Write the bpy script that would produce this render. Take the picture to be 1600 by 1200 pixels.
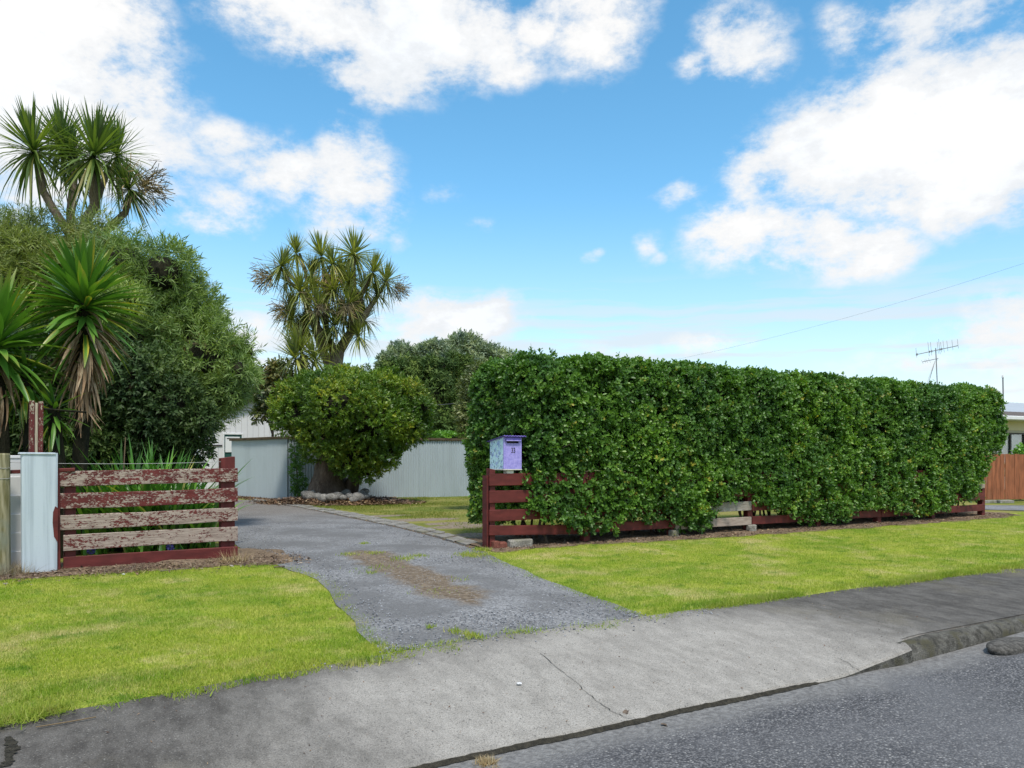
import bpy, bmesh, math, random
import numpy as np
from mathutils import Vector, Matrix, Euler

for o in list(bpy.data.objects):
    bpy.data.objects.remove(o)
SC = bpy.context.scene
COL = SC.collection
R = math.radians
random.seed(7)

# ------------------------------------------------------------------ camera
EYE = 1.12            # metres above the ground at the fence line
F = 1200.0            # focal length in photograph pixels (1600 wide)
HY = 718.0            # horizon row in the photograph
cam_d = bpy.data.cameras.new('camera')
cam = bpy.data.objects.new('camera', cam_d)
COL.objects.link(cam)
cam.location = (0, 0, EYE)
cam.rotation_euler = (R(90), 0, 0)
cam_d.sensor_width = 36
cam_d.lens = 36 * F / 1600
cam_d.shift_y = (HY - 600) / 1600
cam_d.clip_end = 3000
SC.camera = cam

# ------------------------------------------------------------------ exposure / engine
SC.view_settings.view_transform = 'Standard'
SC.view_settings.look = 'None'
SC.view_settings.exposure = 0.62
SC.view_settings.gamma = 1.0
SC.view_settings.use_curve_mapping = False
SC.render.engine = 'CYCLES'
SC.cycles.max_bounces = 6
SC.cycles.diffuse_bounces = 3
SC.cycles.glossy_bounces = 2
SC.cycles.transmission_bounces = 4
SC.cycles.transparent_max_bounces = 4
SC.cycles.use_denoising = True
SC.cycles.sample_clamp_indirect = 6


# ------------------------------------------------------------------ node helper
class NT:
    def __init__(s, tree):
        s.t = tree
        tree.nodes.clear()

    def n(s, typ, out=0, **kw):
        nd = s.t.nodes.new('ShaderNode' + typ)
        for k, v in kw.items():
            key = k.replace('_', ' ')
            if k in ('op', 'operation'):
                nd.operation = v
            elif k in nd.inputs or key in nd.inputs:
                s.put(nd.inputs[k if k in nd.inputs else key], v)
            else:
                setattr(nd, k, v)
        return nd.outputs[out]

    def put(s, sock, v):
        if isinstance(v, bpy.types.NodeSocket):
            s.t.links.new(v, sock)
        else:
            if isinstance(v, tuple) and len(v) == 3 and sock.type == 'RGBA':
                v = (*v, 1)
            sock.default_value = v

    def m(s, op, a, b=0.0, c=0.0, clamp=False):
        nd = s.t.nodes.new('ShaderNodeMath')
        nd.operation = op
        nd.use_clamp = clamp
        for i, v in enumerate((a, b, c)):
            s.put(nd.inputs[i], v)
        return nd.outputs[0]

    def vm(s, op, a, b=(0, 0, 0), out=0):
        nd = s.t.nodes.new('ShaderNodeVectorMath')
        nd.operation = op
        s.put(nd.inputs[0], a)
        s.put(nd.inputs[1], b)
        return nd.outputs[out]

    def mix(s, f, a, b, blend='MIX'):
        nd = s.t.nodes.new('ShaderNodeMix')
        nd.data_type = 'RGBA'
        nd.blend_type = blend
        s.put(nd.inputs[0], f)
        s.put(nd.inputs[6], a)
        s.put(nd.inputs[7], b)
        return nd.outputs[2]

    def rng(s, v, a, b, c=0.0, d=1.0, smooth=True):
        nd = s.t.nodes.new('ShaderNodeMapRange')
        nd.interpolation_type = 'SMOOTHSTEP' if smooth else 'LINEAR'
        nd.clamp = True
        for i, x in enumerate((v, a, b, c, d)):
            s.put(nd.inputs[i], x)
        return nd.outputs[0]

    def noise(s, scale, vec=None, detail=4, rough=.55, dist=0.0, out=0):
        kw = dict(Scale=scale, Detail=detail, Roughness=rough, Distortion=dist)
        if vec is not None:
            kw['Vector'] = vec
        return s.n('TexNoise', out, **kw)

    def obj(s):
        return s.n('TexCoord', 3)

    def sep(s, v):
        nd = s.t.nodes.new('ShaderNodeSeparateXYZ')
        s.put(nd.inputs[0], v)
        return nd.outputs


def P(px, py, Y):
    """photograph pixel at distance Y -> place in the world"""
    return Vector(((px - 800) / F * Y, Y, EYE - (py - HY) / F * Y))


# ------------------------------------------------------------------ world: sky with broken cloud
SUN_EL, SUN_AZ = R(61), R(163)
world = bpy.data.worlds.new('World')
SC.world = world
world.use_nodes = True
W = NT(world.node_tree)
sky = W.n('TexSky', sky_type='NISHITA', sun_disc=False, sun_elevation=SUN_EL, sun_rotation=SUN_AZ,
          air_density=1.0, dust_density=0.3, ozone_density=2.0)
D = W.vm('NORMALIZE', W.n('TexCoord', 0))
# cloud masses as soft lobes in direction space: (px, py, radius across, radius up, weight)
CLOUDS = [(40, 90, 230, 190, 1.25), (150, 60, 135, 150, 1.1), (100, 260, 190, 120, .95), (225, 130, 75, 90, .8), (250, 260, 100, 80, .55),
          (440, 275, 110, 62, .72), (535, 290, 100, 95, .88), (590, 330, 62, 50, .8), (330, 335, 110, 45, .66), (350, 225, 90, 40, .60),
          (530, 205, 70, 45, .6), (625, 362, 30, 28, .68),
          (480, 35, 150, 65, .95), (640, 55, 210, 85, 1.1), (800, 100, 90, 45, .8), (580, 110, 90, 50, .9), (950, 40, 90, 85, .85),
          (740, 138, 40, 18, .6), (860, 30, 80, 60, .66),
          (1165, 75, 75, 75, .80), (1110, 105, 55, 32, .62), (1330, 45, 60, 70, .62), (1480, 25, 190, 80, .74),
          (1400, 225, 210, 115, 1.2), (1530, 200, 210, 135, 1.25), (1270, 265, 130, 72, 1.0), (1200, 300, 90, 40, .75),
          (1160, 375, 105, 60, .88), (1270, 385, 120, 60, .88), (1370, 385, 85, 50, .8), (1060, 316, 54, 20, .54),
          (1008, 382, 30, 36, .47), (1026, 402, 22, 14, .44), (915, 398, 26, 16, .46), (930, 388, 18, 12, .42), (695, 300, 50, 28, .43), (748, 352, 22, 16, .42), (1230, 425, 90, 20, .6),
          (700, 500, 135, 46, 1.1), (780, 492, 50, 42, .95), (620, 510, 80, 50, .9), (1105, 535, 70, 26, .74), (960, 545, 80, 22, .6),
          (1590, 480, 90, 50, .95), (1530, 520, 110, 34, .78), (1450, 560, 160, 26, .6), (1590, 570, 120, 60, .7), (400, 520, 70, 35, .58), (430, 560, 90, 60, .62)]
warp = W.noise(5.0, D, detail=4, rough=.6, out=1)
Dw = W.vm('ADD', D, W.vm('MULTIPLY', W.vm('SUBTRACT', warp, (.5, .5, .5)), (.10, .10, .075)))
acc = None
for (px, py, rx, ry, w) in CLOUDS:
    c = Vector(((px - 800) / F, 1.0, -(py - HY) / F))
    k = c.length
    c.normalize()
    v = W.vm('MULTIPLY', W.vm('SUBTRACT', Dw, tuple(c)), (k * F / rx, k * F / rx, k * F / ry))
    ln = W.vm('LENGTH', v, out=1)
    b = W.rng(ln, 0.1, 1.6, w, 0.0)
    acc = b if acc is None else W.m('MAXIMUM', acc, b)
view_c = Vector((0, 1, .3)).normalized()
away = W.rng(W.vm('DOT_PRODUCT', D, tuple(view_c), out=1), .62, .80, .52, 0.0)
acc = W.m('MAXIMUM', acc, away)
Dz = W.vm('MULTIPLY', D, (1, 1, 1.7))
n1 = W.noise(7.5, Dz, detail=10, rough=.60, dist=.2)
n2 = W.noise(24.0, Dz, detail=8, rough=.68)
nn = W.m('ADD', W.m('MULTIPLY', n1, .62), W.m('MULTIPLY', n2, .40))
amp = W.m('MINIMUM', W.m('ADD', .15, W.m('MULTIPLY', acc, 4.6)), 2.9)
dens = W.m('ADD', W.m('MULTIPLY', acc, .80), W.m('MULTIPLY', W.m('SUBTRACT', nn, .5), amp))
cover = W.rng(dens, .17, .76, 0, 1)
# thin high streaks near the horizon
zc = W.sep(D)[2]
st = W.noise(2.2, W.vm('MULTIPLY', W.vm('ADD', D, W.vm('MULTIPLY', warp, (.03, .03, .03))), (1.6, 1.6, 24)), detail=5, rough=.55)
streak = W.m('MULTIPLY', W.rng(st, .36, .62, 0, .95), W.m('MULTIPLY', W.rng(zc, .02, .10, .9, 1), W.rng(zc, .15, .26, 1, 0)))
haze = W.rng(zc, -.02, .34, .66, 0)
haze = W.m('MAXIMUM', haze, W.m('MULTIPLY', streak, .9))
shade = W.noise(3.2, W.vm('ADD', Dz, (.0, .0, .13)), detail=6, rough=.6)
thick = W.rng(dens, .6, 1.15, 0, 1)
cl_col = W.mix(W.m('MULTIPLY', W.rng(shade, .36, .66, 0, 1), .6), (1.0, 1.0, 1.0), (.80, .86, .93))
bg_sky = W.n('Background', Color=W.n('HueSaturation', Color=sky, Saturation=1.22, Hue=.483), Strength=0.15)
bg_haze = W.n('Background', Color=(.82, .89, .95), Strength=.61)
bg_cl = W.n('Background', Color=cl_col, Strength=W.rng(thick, 0, 1, .63, .72))
ms0 = W.n('MixShader', Fac=haze)
W.put(ms0.node.inputs[1], bg_sky); W.put(ms0.node.inputs[2], bg_haze)
ms = W.n('MixShader', Fac=cover)
W.put(ms.node.inputs[1], ms0); W.put(ms.node.inputs[2], bg_cl)
wo = W.t.nodes.new('ShaderNodeOutputWorld')
W.t.links.new(ms, wo.inputs[0])
world.cycles.sampling_method = 'MANUAL'
world.cycles.sample_map_resolution = 512

# ------------------------------------------------------------------ sun behind thin cloud
sd = bpy.data.lights.new('sun', 'SUN')
sd.energy = 2.6
sd.angle = R(10)
sd.color = (1.0, .93, .83)
sun = bpy.data.objects.new('sun', sd)
COL.objects.link(sun)
sdir = Vector((math.sin(SUN_AZ) * math.cos(SUN_EL), math.cos(SUN_AZ) * math.cos(SUN_EL), math.sin(SUN_EL)))
sun.rotation_euler = sdir.to_track_quat('Z', 'Y').to_euler()
sun.location = sdir * 50

# ------------------------------------------------------------------ street frame: x = t along the fence, y = -s (s grows to the road)
TH = R(30)
U = Vector((math.cos(TH), math.sin(TH), 0))
NV = Vector((math.sin(TH), -math.cos(TH), 0))
A0 = Vector((-.32, 9.6, 0))
STREET = Matrix.Translation(A0) @ Matrix.Rotation(TH, 4, 'Z')


def WS(t, s, z=0.0):
    return A0 + U * t + NV * s + Vector((0, 0, z))


def TS(p):
    d = Vector((p[0], p[1], 0)) - A0
    return d.dot(U), d.dot(NV)


def sst(a, b, x):
    x = np.clip((np.asarray(x, dtype=float) - a) / (b - a), 0, 1)
    return x * x * (3 - 2 * x)


def apron(t):
    return sst(-6.2, -5.2, t) * (1 - sst(-.35, .75, t))


def zg(s, t=0.0):          # ground surface, any s
    s = np.asarray(s, dtype=float)
    return np.where(s <= 0, 0.0, np.where(s < 3.8, -.1 * s / 3.8, -.1))


def zp(s, t):              # footpath surface
    s = np.asarray(s, dtype=float)
    k = np.clip((s - 3.88) / 1.42, 0, 1)
    flat = -.089 - .03 * k
    drop = -.089 - .132 * k ** 1.25
    a = apron(t)
    return flat * (1 - a) + drop * a


def zr(s, t=0.0):          # road surface; the seal builds up against the kerb beyond the crossing
    return -.25 + .06 * float(sst(5.3, 9.5, s)) - .06 * float(sst(9.5, 13.5, s)) + .055 * float(sst(.35, 2.3, t)) * (1 - float(sst(5.4, 9, s)))


def G(px, py):
    """pixel of a point on the ground -> (t, s)"""
    z = 0.0
    for _ in range(6):
        Y = F * (EYE - z) / (py - HY)
        t, s = TS(((px - 800) / F * Y, Y))
        z = float(zg(s))
    return t, s


# ------------------------------------------------------------------ object helpers
def tag(o, label=None, cat=None, group=None, kind=None):
    if label: o['label'] = label
    if cat: o['category'] = cat
    if group: o['group'] = group
    if kind: o['kind'] = kind
    return o


def empty(name, loc, label, cat, group=None, rz=0.0):
    o = bpy.data.objects.new(name, None)
    COL.objects.link(o)
    o.location = loc
    o.rotation_euler = (0, 0, rz)
    o.empty_display_size = .1
    return tag(o, label, cat, group)


def link(name, me, mat=None, parent=None, M=None, world=None):
    """M: matrix in the parent's frame; world: matrix in the world"""
    o = bpy.data.objects.new(name, me)
    COL.objects.link(o)
    if mat is not None and len(me.materials) == 0:
        me.materials.append(mat)
    if parent is not None:
        o.parent = parent
        if world is not None:
            pm = Matrix.LocRotScale(parent.location, parent.rotation_euler, parent.scale)
            if parent.parent:
                pp = parent.parent
                pm = Matrix.LocRotScale(pp.location, pp.rotation_euler, pp.scale) @ pm
            o.matrix_local = pm.inverted() @ world
        elif M is not None:
            o.matrix_local = M
    elif world is not None:
        o.matrix_world = world
    elif M is not None:
        o.matrix_world = M
    return o


class MB:
    def __init__(s):
        s.bm = bmesh.new()

    def box(s, c, size, rot=None, bev=0.0, jit=0.0):
        ret = bmesh.ops.create_cube(s.bm, size=1)
        vs = ret['verts']
        for v in vs:
            v.co = Vector((v.co.x * size[0], v.co.y * size[1], v.co.z * size[2]))
            if jit:
                v.co += Vector((random.uniform(-jit, jit), random.uniform(-jit, jit), random.uniform(-jit, jit)))
        if bev:
            es = list({e for v in vs for e in v.link_edges})
            r = bmesh.ops.bevel(s.bm, geom=es, offset=bev, segments=1, affect='EDGES')
            vs = list({v for f in r['faces'] for v in f.verts} | {v for v in vs if v.is_valid})
        M = Matrix.Translation(c) @ (rot.to_4x4() if rot is not None else Matrix())
        for v in vs:
            v.co = M @ v.co
        return s

    def tube(s, pts, rad, seg=8, cap=True, wob=0.0):
        pts = [Vector(p) for p in pts]
        if not hasattr(rad, '__len__'):
            rad = [rad] * len(pts)
        rings = []
        up = Vector((.31, .17, .93))
        for i, p in enumerate(pts):
            d = (pts[min(i + 1, len(pts) - 1)] - pts[max(i - 1, 0)]).normalized()
            x = d.cross(up)
            if x.length < .05:
                x = d.cross(Vector((1, 0, 0)))
            x.normalize()
            y = d.cross(x)
            ring = []
            for k in range(seg):
                a = 2 * math.pi * k / seg
                rr = rad[i] * (1 + random.uniform(-wob, wob))
                ring.append(s.bm.verts.new(p + (x * math.cos(a) + y * math.sin(a)) * rr))
            rings.append(ring)
        for a, b in zip(rings, rings[1:]):
            for k in range(seg):
                s.bm.faces.new((a[k], a[(k + 1) % seg], b[(k + 1) % seg], b[k]))
        if cap:
            s.bm.faces.new(rings[0][::-1]); s.bm.faces.new(rings[-1])
        return s

    def grid(s, rows):
        vs = [[s.bm.verts.new(p) for p in r] for r in rows]
        for a, b in zip(vs, vs[1:]):
            for k in range(len(a) - 1):
                s.bm.faces.new((a[k], a[k + 1], b[k + 1], b[k]))
        return s

    def blob(s, c, r, sub=2, amp=.15, seed=0, squash=(1, 1, 1)):
        ret = bmesh.ops.create_icosphere(s.bm, subdivisions=sub, radius=1)
        rs = np.random.default_rng(seed)
        w = rs.normal(size=(6, 3)) * 1.9
        ph = rs.uniform(0, 6.28, 6)
        for v in ret['verts']:
            n = sum(math.sin(float(w[i] @ np.array(v.co)) + ph[i]) for i in range(6)) / 6
            q = v.co * (1 + amp * n)
            v.co = Vector(c) + Vector((q.x * r * squash[0], q.y * r * squash[1], q.z * r * squash[2]))
        return s

    def mesh(s, name, smooth=False):
        bmesh.ops.recalc_face_normals(s.bm, faces=s.bm.faces[:])
        me = bpy.data.meshes.new(name)
        s.bm.to_mesh(me)
        s.bm.free()
        if smooth:
            me.polygons.foreach_set('use_smooth', [True] * len(me.polygons))
        return me

    def build(s, name, mat, parent=None, smooth=False, M=None, world=None):
        return link(name, s.mesh(name, smooth), mat, parent, M, world)


def np_mesh(name, V, k, rnd=None, rep=1, smooth=False, quads=None):
    """V (n, verts, 3); every item has the polys listed in quads over its own verts"""
    n, nv = V.shape[0], V.shape[1]
    polys = np.array(quads)
    np_, pl = polys.shape
    idx = (polys[None, :, :] + (np.arange(n) * nv)[:, None, None]).reshape(-1)
    me = bpy.data.meshes.new(name)
    me.vertices.add(n * nv)
    me.vertices.foreach_set('co', V.astype(np.float32).reshape(-1))
    me.loops.add(len(idx))
    me.loops.foreach_set('vertex_index', idx.astype(np.int32))
    me.polygons.add(n * np_)
    me.polygons.foreach_set('loop_start', (np.arange(n * np_) * pl).astype(np.int32))
    if rnd is not None:
        at = me.attributes.new('rnd', 'FLOAT', 'FACE')
        at.data.foreach_set('value', np.repeat(rnd.astype(np.float32), np_))
    me.update(calc_edges=True)
    me.validate()
    if smooth:
        me.polygons.foreach_set('use_smooth', [True] * len(me.polygons))
    return me


def unit(v):
    return v / np.maximum(np.linalg.norm(v, axis=-1, keepdims=True), 1e-9)


class Wave:
    """cheap smooth noise in [-1, 1]"""
    def __init__(s, seed, freq, n=14, dim=3):
        r = np.random.default_rng(seed)
        s.w = unit(r.normal(size=(n, dim))) * (freq * 2 * math.pi) * r.uniform(.5, 1.5, (n, 1))
        s.p = r.uniform(0, 6.28, n)

    def __call__(s, x):
        return np.sin(x @ s.w.T + s.p).sum(-1) / (len(s.p) ** .5 * 1.1)


# ------------------------------------------------------------------ materials
def new_mat(name):
    m = bpy.data.materials.new(name)
    m.use_nodes = True
    return m, NT(m.node_tree)


def finish(n, shader, disp=None):
    o = n.t.nodes.new('ShaderNodeOutputMaterial')
    n.t.links.new(shader, o.inputs[0])


def bump(n, h, strength=.4, dist=.01):
    return n.n('Bump', Height=h, Strength=strength, Distance=dist)


def pbr(n, col, rough=.8, normal=None, spec=.3, metal=0.0):
    kw = {'Base_Color': col, 'Roughness': rough, 'Metallic': metal, 'Specular_IOR_Level': spec}
    if normal is not None:
        kw['Normal'] = normal
    return n.n('BsdfPrincipled', **kw)


def leaf_mat(name, stops, rough=.42, spec=.45, trans=.22, tcol=None, vary=.35, vscale=1.2):
    """stops: colours from rnd 0 to 1"""
    m, n = new_mat(name)
    r = n.n('Attribute', 2, attribute_name='rnd')
    nd = n.t.nodes.new('ShaderNodeValToRGB')
    cr = nd.color_ramp
    while len(cr.elements) < len(stops):
        cr.elements.new(.5)
    for e, (p, c) in zip(cr.elements, stops):
        e.position = p
        e.color = (*c, 1)
    n.put(nd.inputs[0], r)
    col = nd.outputs[0]
    if vary:
        v = n.noise(vscale, n.n('NewGeometry', 0), detail=2)
        col = n.mix(1.0, col, n.n('CombineColor', Red=n.rng(v, .3, .7, 1 - vary, 1 + vary, False), Green=n.rng(v, .3, .7, 1 - vary * .75, 1 + vary * .75, False), Blue=n.rng(v, .3, .7, 1, 1, False)), 'MULTIPLY')
    b = pbr(n, col, rough, spec=spec)
    if trans:
        t = n.n('BsdfTranslucent', Color=n.mix(1.0, col, (1.5, 1.6, .6), 'MULTIPLY'))
        mx = n.n('MixShader', Fac=trans)
        n.put(mx.node.inputs[1], b); n.put(mx.node.inputs[2], t)
        b = mx
    finish(n, b)
    return m


M = {}
M['hedge_leaf'] = leaf_mat('hedge_leaf', [(0, (.040, .102, .018)), (.45, (.074, .172, .026)), (.85, (.125, .245, .040)), (.97, (.17, .28, .045)), (1, (.34, .33, .06))], rough=.42, spec=.42, trans=.26)
M['feather_leaf'] = leaf_mat('feather_leaf', [(0, (0.102, 0.167, 0.041)), (.5, (0.181, 0.275, 0.070)), (.92, (0.254, 0.341, 0.102)), (1, (0.246, 0.174, 0.087))], trans=.25, rough=.5)
M['olive_leaf'] = leaf_mat('olive_leaf', [(0, (0.126, 0.175, 0.048)), (.5, (0.217, 0.273, 0.077)), (.93, (0.308, 0.357, 0.112)), (1, (0.252, 0.168, 0.084))], trans=.25, rough=.5)
M['dark_leaf'] = leaf_mat('dark_leaf', [(0, (.026, .055, .015)), (.6, (.052, .092, .026)), (1, (.11, .17, .045))], trans=.15, rough=.55, spec=.25)
M['round_leaf'] = leaf_mat('round_leaf', [(0, (.045, .108, .012)), (.5, (.098, .180, .017)), (.85, (.205, .275, .026)), (1, (.35, .34, .034))], trans=.22, vscale=.9)
M['magnolia_leaf'] = leaf_mat('magnolia_leaf', [(0, (.055, .085, .03)), (.5, (.115, .145, .055)), (.72, (.18, .14, .055)), (1, (.27, .17, .07))], trans=.15)
M['conifer_leaf'] = leaf_mat('conifer_leaf', [(0, (.034, .072, .018)), (.6, (.075, .125, .030)), (1, (.15, .20, .05))], trans=.12, rough=.7, spec=.2)
M['grey_leaf'] = leaf_mat('grey_leaf', [(0, (.15, .21, .125)), (.6, (.22, .285, .175)), (1, (.29, .34, .21))], trans=.15, rough=.6)
M['pale_leaf'] = leaf_mat('pale_leaf', [(0, (0.091, 0.124, 0.039)), (.6, (0.169, 0.208, 0.065)), (1, (0.273, 0.286, 0.117))], trans=.2)
M['bright_leaf'] = leaf_mat('bright_leaf', [(0, (0.072, 0.180, 0.022)), (.6, (0.138, 0.312, 0.036)), (1, (0.216, 0.384, 0.060))], trans=.2)
M['strap_leaf'] = leaf_mat('strap_leaf', [(0, (0.042, 0.140, 0.020)), (.6, (0.084, 0.231, 0.031)), (.93, (0.140, 0.294, 0.042)), (1, (0.420, 0.378, 0.140))], trans=.25, rough=.35)
M['cabbage_leaf'] = leaf_mat('cabbage_leaf', [(0, (0.062, 0.112, 0.027)), (.55, (0.119, 0.181, 0.044)), (.9, (0.188, 0.237, 0.075)), (1, (0.350, 0.300, 0.125))], trans=.3, rough=.4)
M['cabbage_olive_leaf'] = leaf_mat('cabbage_olive_leaf', [(0, (0.120, 0.156, 0.042)), (.5, (0.216, 0.252, 0.066)), (.85, (0.324, 0.336, 0.102)), (1, (0.384, 0.300, 0.120))], trans=.25, rough=.45)
M['seed'] = leaf_mat('seed', [(0, (.12, .09, .04)), (1, (.26, .20, .09))], trans=0, rough=.8)
M['dead_leaf_far'] = leaf_mat('dead_leaf_far', [(0, (.13, .09, .05)), (1, (.32, .25, .16))], trans=0, rough=.85)
M['litter'] = leaf_mat('litter', [(0, (.055, .032, .020)), (.5, (.13, .075, .045)), (.85, (.23, .16, .10)), (1, (.38, .31, .22))], trans=0, rough=.9)
M['straw'] = leaf_mat('straw', [(0, (.20, .14, .07)), (.5, (.34, .25, .13)), (1, (.50, .42, .26))], trans=.1, rough=.85)


def yucca_mat(name, dead):
    m, n = new_mat(name)
    g = n.obj()
    x, y, z = n.sep(g)
    rnd = n.n('ObjectInfo', 5)
    if dead:
        st = n.noise(9, n.vm('MULTIPLY', g, (1.2, 14, 1)), detail=4)
        col = n.mix(n.rng(st, .35, .65), (.115, .060, .030), (.42, .33, .22))
        col = n.mix(n.rng(rnd, .2, .9), col, (.30, .20, .12))
        finish(n, pbr(n, col, .85, spec=.15))
    else:
        st = n.noise(4, n.vm('MULTIPLY', g, (1, 40, 1)), detail=3)
        col = n.mix(n.rng(rnd, 0, 1), (.055, .155, .022), (.15, .31, .045))
        col = n.mix(n.rng(st, .4, .7, 0, .5), col, (.11, .25, .035))
        edge = n.rng(n.m('ABSOLUTE', y), .012, .024, 0, 1)
        col = n.mix(n.m('MULTIPLY', edge, n.rng(rnd, .75, .95, 0, .85)), col, (.52, .42, .05))
        tip = n.m('MULTIPLY', n.rng(x, .45, .70), n.rng(rnd, .3, .8))
        col = n.mix(n.m('MULTIPLY', tip, .5), col, (.30, .22, .08))
        b = pbr(n, col, .36, spec=.45)
        t = n.n('BsdfTranslucent', Color=n.mix(1.0, col, (1.5, 1.6, .6), 'MULTIPLY'))
        mx = n.n('MixShader', Fac=.2)
        n.put(mx.node.inputs[1], b); n.put(mx.node.inputs[2], t)
        finish(n, mx)
    return m


M['yucca_leaf'] = yucca_mat('yucca_leaf', False)
M['yucca_dead'] = yucca_mat('yucca_dead', True)


def bark_mat(name, a, b, scale=6, stretch=(1, 1, .25), bmp=.6):
    m, n = new_mat(name)
    g = n.vm('MULTIPLY', n.n('NewGeometry', 0), stretch)
    v = n.noise(scale, g, detail=6, rough=.65)
    v2 = n.noise(scale * 7, g, detail=4)
    col = n.mix(n.rng(v, .3, .7), a, b)
    col = n.mix(n.rng(v2, .35, .65, 0, .45), col, tuple(c * .45 for c in a))
    finish(n, pbr(n, col, .9, bump(n, n.m('ADD', v, v2), bmp, .03), spec=.15))
    return m


M['bark'] = bark_mat('bark', (.075, .055, .042), (.17, .135, .105))
M['pale_bark'] = bark_mat('pale_bark', (.16, .125, .095), (.30, .25, .20), scale=9)
M['twig'] = bark_mat('twig', (.013, .014, .008), (.034, .032, .018), scale=14)  # near-black bark tone, also on the added light-blocking cores


def lawn_cols(n, g):
    """grass colour by place, shared by soil-level turf and the blades: green, yellow-green and straw patches"""
    g2 = n.vm('MULTIPLY', g, (1, 1, 0))
    a = n.noise(.75, g2, detail=5, rough=.6)
    b = n.noise(2.6, n.vm('MULTIPLY', g2, (.8, 1.5, 1)), detail=5, rough=.65)
    c = n.noise(1.15, n.vm('ADD', g2, (7.3, 2.1, 0)), detail=6, rough=.7)
    col = n.mix(n.rng(a, .36, .64), (.210, .320, .030), (.345, .415, .048))
    col = n.mix(n.rng(b, .40, .66, 0, .75), col, (.44, .45, .095))
    col = n.mix(n.rng(c, .50, .68, 0, .9), col, (.56, .49, .22))
    d = n.noise(3.4, n.vm('ADD', g2, (1.7, 9.2, 0)), detail=4, rough=.6)
    col = n.mix(n.rng(d, .56, .70, 0, .8), col, (.115, .235, .022))
    e = n.noise(6.5, n.vm('ADD', g2, (4.1, 3.3, 0)), detail=3, rough=.6)
    col = n.mix(n.rng(e, .66, .74, 0, .8), col, (.30, .22, .11))
    return col


def turf_mat():
    m, n = new_mat('turf')
    g = n.obj()
    col = lawn_cols(n, g)
    fine = n.noise(70, g, detail=4, rough=.7)
    col = n.mix(1.0, col, n.n('CombineColor', Red=n.rng(fine, .25, .75, .55, 1.15), Green=n.rng(fine, .25, .75, .55, 1.15), Blue=n.rng(fine, .25, .75, .6, 1.1)), 'MULTIPLY')
    # the yard behind the fence is drier, with worn bare patches
    x, y, z = n.sep(g)
    yard = n.rng(y, .05, .35)
    dry = n.noise(.8, n.vm('ADD', g, (3, 1, 0)), detail=5, rough=.65)
    ycol = n.mix(n.rng(dry, .35, .62), (.115, .165, .022), (.30, .27, .085))
    ycol = n.mix(n.rng(fine, .3, .7, 0, .5), ycol, (.085, .105, .02))
    bare = None
    for (px, py, rx, ry) in ((660, 812, .95, .42), (735, 822, .9, .5), (600, 806, .8, .3), (700, 818, .6, .35), (755, 836, .6, .5)):
        t, s = G(px, py)
        d = n.vm('LENGTH', n.vm('MULTIPLY', n.vm('SUBTRACT', g, (t, -s, 0)), (1 / rx, 1 / ry, 0)), out=1)
        b_ = n.rng(d, .35, 1.25, 1, 0)
        bare = b_ if bare is None else n.m('MAXIMUM', bare, b_)
    bm_ = n.rng(n.m('ADD', bare, n.m('MULTIPLY', n.m('SUBTRACT', n.noise(3.5, g, detail=5), .5), 1.1)), .42, .66)
    soil = n.mix(n.rng(n.noise(18, g, detail=5), .3, .7), (.17, .135, .10), (.31, .26, .20))
    ycol = n.mix(bm_, ycol, soil)
    col = n.mix(yard, col, ycol)
    # bare earth where the drive and the yard behind the trees are
    finish(n, pbr(n, col, .95, bump(n, fine, .7, .03), spec=.1))
    return m


M['turf'] = turf_mat()


def blade_mat(name, yard=False):
    m, n = new_mat(name)
    g = n.obj()
    r = n.n('Attribute', 2, attribute_name='rnd')
    if yard:
        col = n.mix(r, (.10, .17, .018), (.30, .29, .07))
    else:
        col = lawn_cols(n, g)
        col = n.mix(n.rng(r, 0, .8, .5, 0, False), col, (.10, .22, .010))
        col = n.mix(n.rng(r, .86, 1, 0, .75, False), col, (.50, .46, .20))
    b = pbr(n, col, .55, spec=.25)
    t = n.n('BsdfTranslucent', Color=n.mix(1.0, col, (1.3, 1.35, .7), 'MULTIPLY'))
    mx = n.n('MixShader', Fac=.35)
    n.put(mx.node.inputs[1], b); n.put(mx.node.inputs[2], t)
    finish(n, mx)
    return m


M['blade'] = blade_mat('blade')
M['yard_blade'] = blade_mat('yard_blade', True)


def soil_mat():
    m, n = new_mat('soil')
    g = n.obj()
    a = n.noise(3, g, detail=6)
    v = n.n('TexVoronoi', 1, Vector=g, Scale=45.0)
    vr = n.sep(v)[0]
    col = n.mix(n.rng(a, .35, .65), (.105, .076, .054), (.23, .170, .118))
    col = n.mix(n.rng(vr, .55, 1, 0, .8), col, (.27, .20, .13))
    col = n.mix(n.rng(vr, .0, .25, .6, 0), col, (.03, .02, .014))
    finish(n, pbr(n, col, .95, bump(n, n.noise(40, g, detail=5), .8, .03), spec=.1))
    return m


M['soil'] = soil_mat()


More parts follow.
